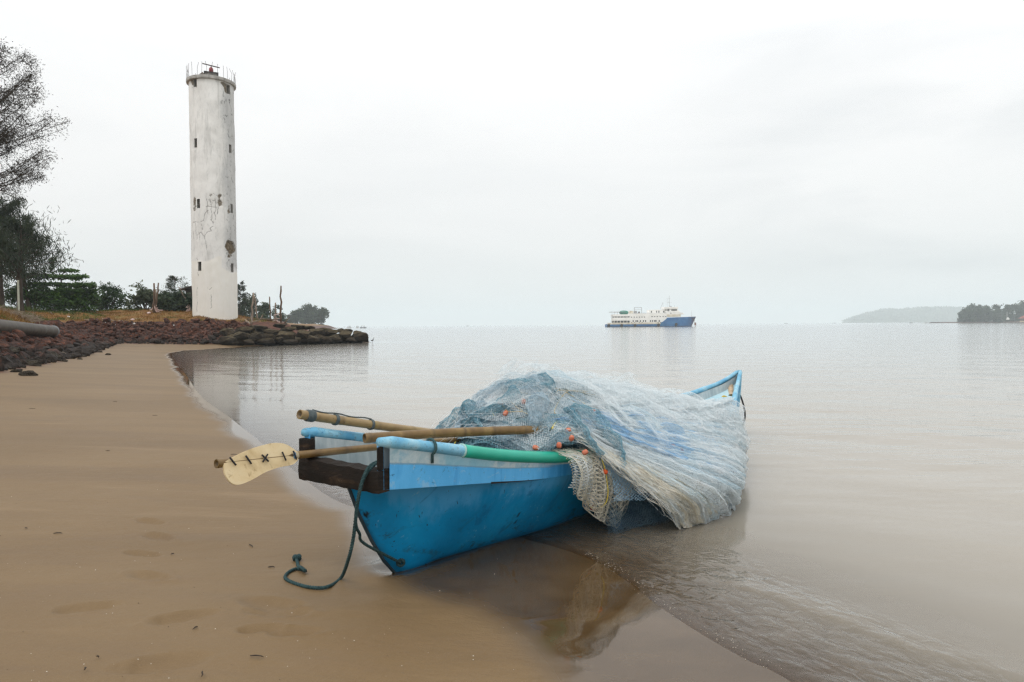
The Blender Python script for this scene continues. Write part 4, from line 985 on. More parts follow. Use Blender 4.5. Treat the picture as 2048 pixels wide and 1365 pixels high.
    for a, py, hw, hh in wins:
        if hw == 0: continue
        keep &= ~((np.abs(fa-R(a)*rad) < hw) & (np.abs(fz-hz(py)) < hh))
    t = NT('peeling_white_plaster'); v = t.coord()
    n1 = t.noise(v, .55, 6, .65, .4); n2 = t.noise(v, 2.6, 6, .7, .3, (1,1,.35)); n3 = t.noise(v, 9, 5, .7)
    c = t.ramp(n1, [(.3, (.64,.625,.595)), (.5, (.76,.745,.715)), (.68, (.82,.805,.775))])
    c = t.mix(t.math('MULTIPLY', t.step(n2, .52, .70), .45), c, (.42,.42,.41,1))
    # the right side above the lower third is greyer, with black mottled stains
    stv = t.math('MULTIPLY', t.step(t.noise(v, 1.9, 6, .7, .2, (1,1,.10)), .50, .66), .40); c = t.mix(stv, c, (.36,.35,.33,1)); mo = t.attr('grey_side'); c = t.mix(t.math('MULTIPLY', mo, .55), c, (.36,.365,.37,1))
    sp = t.math('MULTIPLY', t.step(t.noise(v, 3.3, 7, .75, .6, (1,1,.6)), .545, .63), t.math('MULTIPLY_ADD', mo, .75, .07)); c = t.mix(sp, c, (.10,.10,.095,1))
    # fresh limewash on the lower third
    lw = t.attr('lime'); c = t.mix(t.math('MULTIPLY', lw, .85), c, t.ramp(n2, [(.35, (.80,.765,.69)), (.65, (.86,.83,.77))]))
    c = t.mix(t.attr('wear'), c, t.ramp(t.noise(v, 5, 6, .7, .5), [(.3, (.025,.020,.014)), (.5, (.12,.09,.055)), (.7, (.27,.22,.15))]))
    c = t.mix(t.math('MULTIPLY', t.attr('crack'), .72), c, (.07,.06,.055,1))
    t.bsdf(c, .85, .25, t.bump(n3, .3, .02))
    grey_side = ss(18, 40, np.degrees(rel)+9*vnoise(np.stack([arc, ZZ], -1), .5, 23))*ss(hz(545), hz(530), -0-(-ZZ))*1.0
    grey_side = ss(18, 40, np.degrees(rel)+9*vnoise(np.stack([arc, ZZ], -1), .5, 23))*ss(hz(548), hz(528), ZZ)
    lime = ss(hz(505), hz(528), ZZ)*0; lime = np.clip(ss(hz(512), hz(530), ZZ), 0, 1)
    edge = hz(522)+.5*vnoise(np.stack([arc, ZZ*0], -1), .9, 2)+np.where(np.degrees(rel) > 18, -1.0, 0)
    lime = ss(.12, -.12, ZZ-edge)
    me = np_mesh(V, F[keep], True, {'wear': wear.ravel(), 'crack': crack.ravel(), 'grey_side': grey_side.ravel(), 'lime': lime.ravel()})
    put(me, 'shaft', t.m, root)
    m_dark = mat('dark_window_void', (.006,.006,.006), (.02,.018,.015), 6, .95, .1); m_fr = mat('rotten_window_frame', (.07,.045,.025), (.16,.11,.07), 8); m_rev = mat('window_reveal', (.30,.28,.25), (.42,.40,.36), 4)
    for a, py, hw, hh in wins:
        if hw == 0: continue
        th = face+R(a); n = Vector((math.cos(th), math.sin(th), 0)); s_ = Vector((-n.y, n.x, 0)); z = hz(py); c = Vector((cx, cy, z))+n*(rad-.0); k = 1.22
        b = MB()
        for (u0, v0, u1, v1) in ((-1,-1,1,-1),(1,-1,1,1),(1,1,-1,1),(-1,1,-1,-1)):
            p = [c+s_*(hw*k*x)+Vector((0,0,hh*1.12*y)) for x, y in ((u0,v0),(u1,v1))]
            b.grid([[p[0]+n*.0, p[1]+n*.0], [p[0]-n*.32, p[1]-n*.32]])
        w = b.build('window', m_rev, root); sub_origin(w, root)
        b = MB(); q = [c-n*.31+s_*(hw*k*x)+Vector((0,0,hh*1.12*y)) for x, y in ((-1,-1),(1,-1),(1,1),(-1,1))]; b.prism(q, -n*.05); o = b.build('dark_panel', m_dark, w)  # black panel for the unlit inside, its darkness put into the colour
        b = MB(); rot = Matrix((s_, n, Vector((0,0,1)))).transposed()
        b.box(c-n*.2, (.035, .05, hh*2.1), rot); 
        if py > 250: b.box(c-n*.2+Vector((0,0,.1)), (hw*2.2, .05, .04), rot)
        b.build('frame', m_fr, w)
    # gallery slab, bent rods round it, hut, lamp and rotating antenna
    zsl = ztop
    b = MB(); b.smooth = False
    b.lathe((cx, cy, zsl), [(rad*.98,-.02),(rad+.20,.0),(rad+.22,.08),(rad+.21,.28),(rad+.18,.30),(.01,.40)], 64, cap=False)
    b.build('gallery_slab', mat('stained_concrete', (.22,.21,.19), (.46,.44,.41), 2.5, .85, .25, .5, 9, .03), root)
    m_rod = mat('rusty_rods', (.05,.045,.045), (.11,.09,.085), 8, .7, .3, 0, None, .01, None, .35, .65, .3); rs = np.random.default_rng(4)
    for k in range(28):
        a = 2*math.pi*k/28+rs.normal(0, .03); h = 1.18+rs.normal(0, .06); p = Vector((cx+math.cos(a)*(rad+.16), cy+math.sin(a)*(rad+.16), zsl+.25)); b = MB()
        b.tube([p, p+Vector((rs.normal(0,.02), rs.normal(0,.02), h*.6)), p+Vector((rs.normal(0,.06), rs.normal(0,.06), h))], .015, 6); b.build('railing_rod', m_rod, root)
    d = Vector((cx, cy, 0)); f = Vector((-cx, -cy, 0)).normalized(); r_ = Vector((-f.y, f.x, 0))       # f towards the photo's viewpoint
    r_ = r_ if r_.x > 0 else -r_
    b = MB(); rot = Matrix((r_, f, Vector((0,0,1)))).transposed()
    b.box((cx+f.x*.5, cy+f.y*.5, zsl+.62), (1.1, 1.0, .55), rot, .94); b.build('lamp_plinth', mat('grey_plinth', (.10,.095,.09), (.30,.28,.25), 3, .85), root, bevel=.02)
    b = MB(); b.box((cx+f.x*.5, cy+f.y*.5, zsl+.93), (1.25, 1.15, .07), rot); b.build('plinth_cap', mat('dark_plinth_cap', (.03,.03,.03), (.06,.055,.05), 4), root, bevel=.01)
    c0 = Vector((cx, cy, zsl+.97))+f*.5
    b = MB(); b.smooth = True; b.lathe(c0, [(.20,0),(.22,.05),(.15,.09),(.17,.12),(.20,.22),(.19,.42),(.13,.54),(.05,.60),(.02,.66)], 20); b.build('red_lamp', mat('red_lamp_housing', (.16,.015,.02), (.22,.03,.035), 6, .35), root)
    b = MB(); b.box(c0+Vector((0,0,.74)), (1.5, .10, .08), Matrix.Rotation(math.atan2(r_.y, r_.x), 3, 'Z') @ Matrix.Rotation(R(7.5), 3, 'Y')); b.tube([c0+Vector((0,0,.55)), c0+Vector((0,0,.74))], .03, 8); b.build('antenna_bar', mat('dark_antenna', (.05,.04,.04), (.08,.06,.06), 4), root, bevel=.01)
    b = MB(); hp = Vector((cx, cy, zsl+.36))-r_*.75+f*1.1; pts = [hp-r_*.5, hp+r_*.45, hp+r_*.02+Vector((0,0,.48))]; b.prism([p for p in pts], -f*.7); b.build('hatch_cover', mat('concrete_hatch', (.13,.11,.09), (.24,.20,.17), 4, .9), root)
    return root

# ------------------------------------------------------------------ plants
def leaf_quads(C, size, rng, nrm=None, flat=0.0, aspect=.55, droop=None):
    """one quad per centre; flat>0 biases the blade to lie level"""
    n = len(C); sz = (size*rng.uniform(.6, 1.3, n))[:,None] if np.isscalar(size) else (size*rng.uniform(.7, 1.2, n))[:,None]
    a = rng.normal(size=(n, 3)); a[:,2] *= (1-flat)
    if droop is not None: a = a*(1-droop)+np.array([0,0,-1.0])*droop*1.6
    a /= np.linalg.norm(a, axis=1, keepdims=True)+1e-9
    b = rng.normal(size=(n, 3)); b[:,2] *= (1-flat); b -= a*(a*b).sum(1, keepdims=True); b /= np.linalg.norm(b, axis=1, keepdims=True)+1e-9
    a *= sz*.5; b *= sz*.5*aspect
    V = np.stack([C-a, C+b*1.0+a*.1, C+a, C-b+a*.1], 1).reshape(-1, 3); return V, np.arange(4*n).reshape(-1, 4)
def leaf_mat(name, c1, c2, c3, rough=.6, trans=.25, spec=.25):
    t = NT(name); f = t.attr('var'); c = t.ramp(f, [(.1, c1), (.5, c2), (.9, c3)])
    p = t.n('BsdfPrincipled'); t.l(c, p.inputs['Base Color']); p.inputs['Roughness'].default_value = rough; p.inputs['Specular IOR Level'].default_value = spec
    tr = t.n('BsdfTranslucent'); t.l(c, tr.inputs[0]); mx = t.n('MixShader'); mx.inputs[0].default_value = trans; t.l(p.outputs[0], mx.inputs[1]); t.l(tr.outputs[0], mx.inputs[2]); t.l(mx.outputs[0], t.out.inputs[0]); return t.m
LM = {}
def mats_veg():
    LM['casuarina'] = leaf_mat('casuarina_needles', (.014,.024,.012), (.026,.040,.020), (.05,.065,.034))
    LM['casuarina_near'] = leaf_mat('casuarina_sprays', (.020,.017,.015), (.034,.030,.024), (.055,.050,.036))
    LM['almond'] = leaf_mat('broad_green_leaves', (.022,.055,.011), (.045,.105,.018), (.085,.175,.028), .45, .3, .35)
    LM['shrub'] = leaf_mat('dark_shrub_leaves', (.018,.040,.014), (.032,.070,.022), (.06,.11,.03), .55)
    LM['grey'] = leaf_mat('grey_green_leaves', (.05,.065,.035), (.09,.11,.06), (.14,.16,.09))
    LM['mid'] = leaf_mat('mid_green_leaves', (.022,.040,.020), (.042,.066,.032), (.07,.10,.045))
    LM['palm'] = leaf_mat('palm_fronds', (.018,.030,.016), (.034,.052,.026), (.06,.08,.04))
    LM['bark'] = mat('grey_brown_bark', (.035,.027,.021), (.085,.066,.05), 6, .9, .2, .6, 20, .03, (1,1,.25))
def crown_obj(C, size, m, parent, seed, name='crown', **kw):
    rng = np.random.default_rng(seed); C = np.asarray(C, float); V, F = leaf_quads(C, size, rng, **kw)
    var = np.repeat(np.clip(.5+.22*rng.normal(size=len(C))+.35*fbm(C, .9, 2, seed % 50), 0, 1), 4)
    return put(np_mesh(V-np.array(tuple(parent.location)), F, False, {'var': var}), name, m, parent)
def limb(p0, d, L, rng, bend=.25, n=7, sag=0.0):
    p = Vector(p0); d = Vector(d).normalized(); out = [p.copy()]
    for i in range(n):
        d = (d+Vector((rng.normal(0, bend), rng.normal(0, bend), rng.normal(0, bend)-sag))*(1/n)*2).normalized(); p = p+d*(L/n); out.append(p.copy())
    return out
def casuarina(base, h, label, seed, crown_from=.25, spread=.26, n_limbs=30, leaf=.28, group=None, per=110, m='casuarina', cat='tree', droop=.35, trunk_r=None, name='casuarina_tree', lean=(0,0), tuft=.30, asp=.10, trunks=1):
    rng = np.random.default_rng(seed); root = empty(name, base, label, cat, group); base = Vector(base); b = MB(); b.smooth = True; C = []
    for k in range(trunks):
        b0 = base+Vector(((k-(trunks-1)/2)*.5, 0, 0)); tp = limb(b0-Vector((0,0,.3)), (lean[0]+rng.normal(0,.06)+(k-(trunks-1)/2)*.15, lean[1]+rng.normal(0,.05), 1), h*.96, rng, .12, 9); r0 = trunk_r or h*.018
        b.tube(tp, [r0*(1-.88*i/9)+.01 for i in range(10)], 8)
        for i in range(n_limbs//trunks):
            f = crown_from+(1-crown_from)*((i+rng.random())/(n_limbs/trunks)); q = f*9; p = tp[int(min(q, 8))].lerp(tp[int(min(q, 8))+1], q-int(min(q, 8)))
            a = rng.uniform(0, 2*math.pi); L = h*spread*(1.15-.85*((f-crown_from)/(1-crown_from))**1.3)*rng.uniform(.7, 1.15)
            lm = limb(p, (math.cos(a), math.sin(a), rng.uniform(.15, .75)), L, rng, .25, 6, .02); b.tube(lm, [max(r0*.32*(1-f*.6)*(1-j/6.6), .008) for j in range(7)], 5, cap=False)
            for j in range(int(per)):
                g = rng.uniform(.25, 1.0)**.8*6; k2 = int(min(g, 5.99)); c = lm[k2].lerp(lm[k2+1], g-k2); s_ = L*tuft*(.5+.5*rng.random())
                C.append((c.x+rng.normal(0, s_*.45), c.y+rng.normal(0, s_*.45), c.z+rng.normal(0, s_*.33)-abs(rng.normal(0, s_*.25))))
    b.build('trunk', LM['bark'], root); crown_obj(C, leaf, LM[m], root, seed, aspect=asp, droop=droop); return root
def clump_cloud(lobes, dens, rng, shell=.55):
    C = []
    for (c, r) in lobes:
        n = int(dens*r[0]*r[2]); v = rng.normal(size=(n, 3)); v /= np.linalg.norm(v, axis=1, keepdims=True)+1e-9
        rad = (shell+(1-shell)*rng.random(n))[:,None]; q = 1+.35*fbm(v+np.array(tuple(c))*.37, 2.3, 3, 7)[:,None]; C.append(np.array(tuple(c))+v*np.array(r)*rad*q)
    C = np.concatenate(C); return C
def bush(base, lobes, label, cat, seed, m='shrub', leaf=.2, dens=260, name='shrub', group=None, asp=.55, flat=.2, stem_h=None, droop=None, shell=.5):
    rng = np.random.default_rng(seed); base = Vector(base); root = empty(name, base, label, cat, group)
    Lb = [(base+Vector(c), r) for c, r in lobes]; C = clump_cloud(Lb, dens, rng, shell)
    # break the mass up with gaps
    keep = fbm(C, 1.1/max(leaf*4, .5), 2, seed % 40) > -.28; C = C[keep]; C = C[C[:,2] > base.z-.1]
    b = MB(); b.smooth = True
    for (c, r) in Lb[:7]:
        p = limb(base+Vector((rng.normal(0,.15), rng.normal(0,.15), -.3)), (c-base), (c-base).length*1.02+.3, rng, .12, 6); b.tube(p, [max(.09*(1-i/7), .02)*(1+leaf) for i in range(7)], 6)
    b.build('trunk', LM['bark'], root); crown_obj(C, leaf, LM[m], root, seed, aspect=asp, flat=flat, droop=droop); return root
def G(px, py, Y, dz=0):          # a spot on the terrain under the column px at depth Y
    p = at(px, py, Y); return Vector((p.x, p.y, zat(p.x, p.y)+dz))
def make_plants():
    mats_veg()
    # the near casuarina reaching in from beyond the frame: limbs drawn along the sprays
    rng = np.random.default_rng(21); Y = 31.0; base = G(-95, 600, Y); root = empty('casuarina_tree', base, 'tall feathery casuarina whose bare-tipped boughs reach over the bank against the sky', 'tree')
    b = MB(); b.smooth = True; C = []
    top = at(-60, 60, Y); tr = [base+Vector((0,0,-.3)), base.lerp(top, .3)+Vector((.2,0,0)), base.lerp(top, .6)+Vector((-.1,.2,0)), top]; tr = smooth_path(tr, 5); b.tube(tr, [.30*(1-.85*i/(len(tr)-1)) for i in range(len(tr))], 10)
    limbs = [((-70,150),(8,95),22),((-75,190),(48,120),30),((-80,240),(58,150),30),((-80,260),(68,146),30),((-80,300),(48,210),34),((-82,270),(72,188),22),((-85,330),(78,190),26),((-88,290),(50,250),30),((-88,320),(105,232),14),((-90,300),(134,243),7),((-90,350),(118,262),26),((-90,370),(92,300),34),((-90,380),(100,315),26),((-92,390),(80,345),30),((-95,400),(60,352),22),((-60,340),(30,390),14),((-75,220),(20,180),30),((-80,300),(10,240),34),((-85,360),(20,300),36),((-80,140),(0,110),26)]
    for (p0, p1, dn) in limbs:
        for rep in range(2):
            y0 = Y+rng.uniform(-2.2, 2.2); a = Vector(at(p0[0], p0[1], Y)); c = at(p1[0]+rng.uniform(-14, 5)*rep, p1[1]+rng.uniform(-25, 20)*rep, y0); L = (c-a).length
            m_ = a.lerp(c, .5)+Vector((rng.normal(0,.05)*L, rng.normal(0,.05)*L, rng.uniform(-.09, .04)*L)); lm = smooth_path([a, m_, c], 8); b.tube(lm, [.024*(1-.92*i/16)+.004 for i in range(17)], 5, cap=False)
            for j in range(dn):
                f = rng.uniform(.28, 1.0)**.75; k = f*16; k2 = int(min(k, 15)); q = lm[k2].lerp(lm[k2+1], k-k2); tl = rng.uniform(.25, .85)*(1.25-f*.6)
                dr = Vector((rng.uniform(-.2, 1), rng.normal(0, .6), rng.normal(.1, .45))).normalized(); tw = limb(q, dr, tl, rng, .5, 4, .05); b.tube(tw, [.009,.008,.006,.005,.003], 4, cap=False)
                for u in range(15):
                    z = rng.uniform(.15, 1.0)*4; k3 = int(min(z, 3)); e = tw[k3].lerp(tw[k3+1], z-k3); C.append((e.x+rng.normal(0,.13), e.y+rng.normal(0,.13), e.z+rng.normal(0,.12)))
    b.build('trunk', LM['bark'], root); crown_obj(C, .115, LM['casuarina_near'], root, 21, aspect=.24, droop=None)
    # dark stand behind the bank
    for k, (px, Yq, top_, lab, sp) in enumerate(((4, 43, 392, 'dark bushy casuarina at the frame edge with a thick brown trunk', .42), (42, 45, 425, 'dark casuarina with drooping needles, middle one of the stand behind the almond', .36), (60, 47, 452, 'dark casuarina with the lowest drooping skirt, beside the sea almond', .36), (-40, 46, 400, 'dark casuarina half out of the picture behind the thick trunk', .42))):
        Yq = hit_ground(max(px, 2), 597).y+1.5; bs = G(px, 590, Yq); h = at(px, top_, Yq).z-bs.z; casuarina(bs, h, lab, 60+k, .36, sp*1.12, 40, .42, 'dark casuarinas on the bank', 125, droop=.45, trunk_r=.22, tuft=.45, asp=.12)
    # sea almond in tiers
    Yq = hit_ground(128, 614).y+.8; bs = G(128, 610, Yq); s_ = Yq/1365; rng = np.random.default_rng(31); root = empty('sea_almond', bs, 'spreading sea almond tree with level tiers of bright green leaves', 'tree')
    b = MB(); b.smooth = True; C = []
    def P(px, py, dy=0): return at(px, py, Yq+dy)
    b.tube([bs+Vector((0,0,-.3)), P(126, 590), P(122, 560), P(118, 545)], [.10,.08,.06,.04], 8)
    tiers = [(110,553,52,3.5,1400),(155,552,22,3,400),(75,551,30,2.5,420),(137,541,18,4,330),(105,568,42,3.5,1200),(160,570,32,5,1200),(150,580,42,5,1500),(120,588,60,10,2600),(165,594,30,12,1700),(90,592,32,12,1500),(130,603,62,9,2400),(128,614,60,9,1600)]
    for (px, py, w, h, n) in tiers:
        c = P(px, py); b.tube(limb(P(124, py+8), (c-P(124, py+8))+Vector((.01,0,.05)), max((c-P(124, py+8)).length, .3), rng, .1, 5), [.05,.045,.04,.03,.02,.012], 5)
        for i in range(n):
            a = rng.uniform(0, 6.28); r = math.sqrt(rng.random()); wob = 1+.25*math.sin(3*a+px)+.15*math.sin(7*a+py)
            C.append((c.x+math.cos(a)*r*w*s_*wob, c.y+math.sin(a)*r*w*s_*.9, c.z+rng.normal(0, h*s_*.45)-.06*w*s_*r*r))
    for (px, py, n) in ((104,520,60),(105,530,50),(103,538,50),(106,526,50),(104,545,30)):
        c = P(px, py)
        for i in range(n): C.append((c.x+rng.normal(0,.13), c.y+rng.normal(0,.13), c.z+rng.normal(0,.10)))
    b.tube([P(104, 556), P(105, 540), P(104, 520)], [.03,.022,.012], 5)
    b.build('trunk', LM['bark'], root); crown_obj(C, .24, LM['almond'], root, 31, aspect=.62, flat=.55)
    # shrubs along the back of the bank
    def lob(Yq, lst):                # lobes given by picture columns/rows relative to a base
        return lst
    def px_bush(px, pyb, Yq, lobes, label, seed, **kw):
        Yq = hit_ground(px, pyb+2).y+1.2; bs = G(px, pyb, Yq); k = Yq/1365; L = []
        for (x, y, w, h) in lobes+[(x, y+13, w*.9, max(h, 9)) for (x, y, w, h) in lobes if y > 580]:
            c = at(x, y-4, Yq+RNG.uniform(-.6, .6)); L.append((c-bs, (w*k, w*k*.8, h*k*1.2)))
        return bush(bs, L, label, kw.pop('cat', 'shrub'), seed, **kw)
    px_bush(212, 612, 46, [(205,590,22,18),(222,592,22,15),(238,596,20,12),(250,604,16,10),(195,604,14,12),(225,606,24,9),(210,575,14,7)], 'dark green rounded shrub between the sea almond and the pale bush', 41, leaf=.22, dens=900)
    px_bush(70, 600, 47, [(50,585,26,16),(85,588,22,14),(20,588,26,16),(68,575,20,10)], 'deep green undergrowth bush around the feet of the casuarinas', 42, leaf=.22, dens=800, m='shrub')
    px_bush(290, 618, 78, [(280,592,22,17),(300,600,20,14),(268,606,16,10),(318,606,18,12),(290,612,30,8)], 'pale grey-green bush left of the tower', 43, m='grey', leaf=.34, dens=900, name='shrub', shell=.3)
    px_bush(345, 622, 84, [(335,605,22,13),(360,604,22,16),(378,610,12,13),(318,612,16,8)], 'low dark bush in front of the far casuarina beside the tower', 44, m='mid', leaf=.36, dens=900)
    bs = G(350, 615, 96); casuarina(bs, at(350, 546, 96).z-bs.z, 'open-crowned casuarina just left of the tower, greyed by haze', 71, .2, .42, 34, .42, None, 70, tuft=.42, asp=.16, droop=.1)
    for k, (px, Yq, top_, pyb, sp, lab) in enumerate(((474, 118, 560, 640, .30, 'casuarina rising directly behind the right edge of the tower'), (508, 150, 590, 645, .40, 'rounded dark tree behind the twin driftwood poles'), (488, 135, 600, 645, .40, 'low bushy tree close to the right of the tower foot'), (530, 165, 608, 645, .5, 'low hazy tree right of the twin poles'), (555, 190, 612, 645, .5, 'low hazy tree behind the tallest driftwood pole'))):
        bs = G(px, pyb, Yq); h = at(px, top_, Yq).z-bs.z; kk = Yq/1365; L = []
        rg = np.random.default_rng(90+k)
        if k == 0: casuarina(bs, h, lab, 80, .12, .26, 34, .5, None, 80, tuft=.45, asp=.2)
        else:
            wpx = (0, 22, 18, 22, 20)[k]
            for i in range(9):
                f = rg.random(); L.append((Vector((rg.uniform(-1, 1)*wpx*kk*(1-f*.7), rg.uniform(-.5, .5)*wpx*kk, h*(.18+.66*f))), (wpx*kk*.42, wpx*kk*.4, h*.22)))
            bush(bs, L, lab, 'tree', 95+k, m='mid', leaf=.55, dens=230, name='shore_tree', shell=.35)
    # the headland grove
    for k, (px, top_, w, lab) in enumerate(((596, 620, 14, 'low hazy tree at the landward end of the headland grove'), (612, 611, 20, 'broad hazy tree, second of the headland grove'), (628, 609, 20, 'tallest hazy round-headed tree of the headland grove'), (644, 617, 15, 'hazy tree at the seaward end of the headland grove'), (580, 630, 13, 'small hazy bush-like tree before the headland grove'))):
        Yq = 455+6*(k % 3); bs = G(px, 648, Yq); kk = Yq/1365; h = at(px, top_, Yq).z-bs.z; rg = np.random.default_rng(120+k); L = []
        for i in range(12):
            f = rg.random(); L.append((Vector((rg.uniform(-1, 1)*w*kk*(1-f*.55), rg.uniform(-.5, .5)*w*kk, h*(.16+.70*f))), (w*kk*.5, w*kk*.45, h*.23)))
        bush(bs, L, lab, 'tree', 130+k, m='mid', leaf=1.3, dens=48, name='grove_tree', group='trees of the headland grove', shell=.3)
# ------------------------------------------------------------------ stones, boulders, driftwood, litter
def rock_mesh(seed, sub=2, blocky=0.0, rough=.22, cuts=6):
    import bmesh
    bm = bmesh.new(); bmesh.ops.create_icosphere(bm, subdivisions=sub, radius=1.0); rg = np.random.default_rng(seed)
    V = np.array([v.co[:] for v in bm.verts]); n = V/np.linalg.norm(V, axis=1, keepdims=True)
    if blocky: 
        p = 2+blocky*6; V = n/((np.abs(n)**p).sum(1, keepdims=True))**(1/p)
    for k in range(cuts):                                # a few flat broken faces
        d = rg.normal(size=3); d /= np.linalg.norm(d); c = rg.uniform(.55, .85); q = V@d; V = V-np.outer(np.clip(q-c, 0, None), d)*.95
    V = V*(1+rough*fbm(n, 1.6, 3, seed)[:,None]+.06*fbm(n, 5, 2, seed+3)[:,None])*np.array([1, .85, .66])
    for v, c in zip(bm.verts, V): v.co = c
    me = bpy.data.meshes.new('stone'); bm.to_mesh(me); bm.free()
    return me
def laterite_mat():
    t = NT('laterite_stone'); v = t.coord(); inf = t.n('ObjectInfo')
    c = t.ramp(t.noise(v, 2.1, 6, .7, .4), [(.3, (.010,.005,.005)), (.48, (.045,.018,.011)), (.62, (.125,.042,.022)), (.75, (.25,.105,.058))])
    c2 = t.ramp(t.noise(v, 2.4, 6, .7, .4), [(.3, (.006,.005,.005)), (.55, (.024,.016,.011)), (.75, (.055,.040,.028))])
    g = t.n('NewGeometry'); sx = t.n('SeparateXYZ'); t.l(g.outputs['Position'], sx.inputs[0])
    hgt = t.math('ADD', sx.outputs[2], t.math('MULTIPLY_ADD', inf.outputs['Random'], .7, -.35))      # tide line: the low stones carry dark growth
    c = t.mix(t.step(hgt, 1.05, .55), c, c2)
    t.bsdf(c, .8, .3, t.bump(t.noise(v, 6, 6, .7), .9, .08)); return t.m
def make_stones():
    m = laterite_mat(); rg = np.random.default_rng(55)
    base = [rock_mesh(200+k, 2) for k in range(7)]
    for me in base: me.materials.append(m); me.polygons.foreach_set('use_smooth', [False]*len(me.polygons))
    # scatter over the visible bank
    n = 90000; px = rg.uniform(-60, 500, n); Yd = np.exp(rg.uniform(math.log(14), math.log(64), n)); X = (px-1024)/1365*Yd; P = np.stack([X, Yd], 1)
    z, d, e = terrain_z(P, False); lim = z-ZLIM(P)
    ok = (e > -.12+.35*rg.random(n)) & (lim < .22*vnoise(P, .35, 3)) & (rg.random(n) < np.clip(.25+Yd*Yd/2600, 0, 1)); P, z, Yd, e = P[ok], z[ok], Yd[ok], e[ok]
    size = np.exp(rg.normal(math.log(.105), .52, len(P)))*(1+.35*(Yd > 35)); size = np.clip(size, .05, .45)
    hp = hit_ground(104, 676); qx = 1024+P[:,0]/P[:,1]*1365; clear = (qx > -40) & (qx < 108) & (P[:,1] < hp.y+.6) & (P[:,1] > hp.y-8) & (z > 1.6-(684-657.5)/1365*P[:,1]) & (size > .11); size = np.where(clear, .09, size)      # only cobbles under the pipe
    # thin out overlaps on a grid
    taken = {}; sel = []
    for i in np.argsort(-size):
        k = (int(P[i,0]/.5), int(P[i,1]/.5)); bad = False
        for a in (-1, 0, 1):
            for b in (-1, 0, 1):
                for j in taken.get((k[0]+a, k[1]+b), ()):
                    if (P[i,0]-P[j,0])**2+(P[i,1]-P[j,1])**2 < (.62*(size[i]+size[j]))**2: bad = True; break
                if bad: break
            if bad: break
        if not bad: taken.setdefault(k, []).append(i); sel.append(i)
    sel = np.array(sel); score = size[sel]/Yd[sel]; order = sel[np.argsort(-score)]
    first = None; lab = 'dark red laterite stone in the rubble bank below the grass'
    for q, i in enumerate(order[:295]):
        o = bpy.data.objects.new('laterite_stone', base[q % 7]); COL.objects.link(o); s_ = size[i]
        o.location = (P[i,0], P[i,1], z[i]+s_*.22); o.scale = (s_, s_*rg.uniform(.8, 1.1), s_*rg.uniform(.8, 1.2)); o.rotation_euler = (rg.normal(0,.35), rg.normal(0,.35), rg.uniform(0, 6.28))
        tag(o, lab, 'stone', 'laterite stones of the bank')
    Vs = []; Fs = []; nv = 0; lo = [rock_mesh(230+k, 1) for k in range(5)]; arr = [(np.array([v.co[:] for v in me.vertices]), np.array([p.vertices[:] for p in me.polygons])) for me in lo]
    for q, i in enumerate(order[295:7500]):
        A, F = arr[q % 5]; s_ = size[i]; a, b, c = rg.uniform(0, 6.28), rg.normal(0,.4), rg.normal(0,.4)
        M_ = np.array(Matrix.Rotation(a, 3, 'Z') @ Matrix.Rotation(b, 3, 'X') @ Matrix.Rotation(c, 3, 'Y')); Vs.append((A*s_)@M_.T+np.array([P[i,0], P[i,1], z[i]+s_*.2])); Fs.append(F+nv); nv += len(A)
    o = put(np_mesh(np.concatenate(Vs), np.concatenate(Fs), False), 'laterite_rubble', m); tag(o, 'mass of small red laterite rubble packed between the larger stones', 'rubble', None, 'stuff')
    # barnacled stones lying out on the sand
    t = NT('barnacled_stone'); v = t.coord(); c = t.ramp(t.noise(v, 3, 6, .7), [(.3, (.014,.012,.010)), (.6, (.05,.04,.028)), (.75, (.12,.10,.06))]); c = t.mix(t.step(t.noise(v, 16, 4, .8), .60, .66), c, (.34,.31,.22,1)); t.bsdf(c, .85, .2, t.bump(t.noise(v, 12, 5, .7), 1, .06)); mb = t.m
    me = [rock_mesh(250+k, 3, 0, .3) for k in range(4)]
    for q in me: q.materials.append(mb)
    loose = [(57,748,17,'flat barnacled stone lying farthest out on the sand'),(33,742,12,'small barnacled stone just left of the farthest one'),(14,735,12,'dark stone on the sand at the left frame edge'),(62,718,17,'speckled barnacled stone at the foot of the rubble, left of its twin'),(105,712,26,'widest speckled barnacled stone at the foot of the rubble'),(140,714,13,'barnacled stone at the right end of the speckled row'),(166,712,8,'lone small stone on the sand beyond the speckled row'),(160,718,6,'tiny flat stone beside the lone small stone'),(128,722,7,'tiny dark stone below the speckled row'),(232,684,7,'small dark stone on the pale sand near the rubble corner'),(221,690,5,'tiny dark stone near the rubble corner'),(198,703,8,'thin flat stone half buried in the middle sand'),(216,709,6,'thin flat sliver of stone half buried in the sand'),(58,725,22,'dark red stone at the edge of the rubble, beside the barnacled row'),(20,700,24,'large dark stone at the rubble foot by the left edge')]
    for q, (x, y, w, lab_) in enumerate(loose):
        p = hit_ground(x, y+w*.25); zz = p.z
        s_ = w*p.y/1365; o = bpy.data.objects.new('barnacled_stone', me[q % 4]); COL.objects.link(o); o.location = (p.x, p.y, zz+s_*.08); o.scale = (s_, s_*.8, s_*.72); o.rotation_euler = (0, 0, q*1.3); tag(o, lab_, 'stone', 'loose stones on the sand')
    # jetty of black-brown blocks
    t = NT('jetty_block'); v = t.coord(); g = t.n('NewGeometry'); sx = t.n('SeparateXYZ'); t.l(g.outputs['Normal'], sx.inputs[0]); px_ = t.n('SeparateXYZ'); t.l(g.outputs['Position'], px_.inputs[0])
    c = t.ramp(t.noise(v, 2.4, 6, .7, .4), [(.3, (.008,.006,.004)), (.55, (.024,.017,.010)), (.75, (.06,.042,.024))])
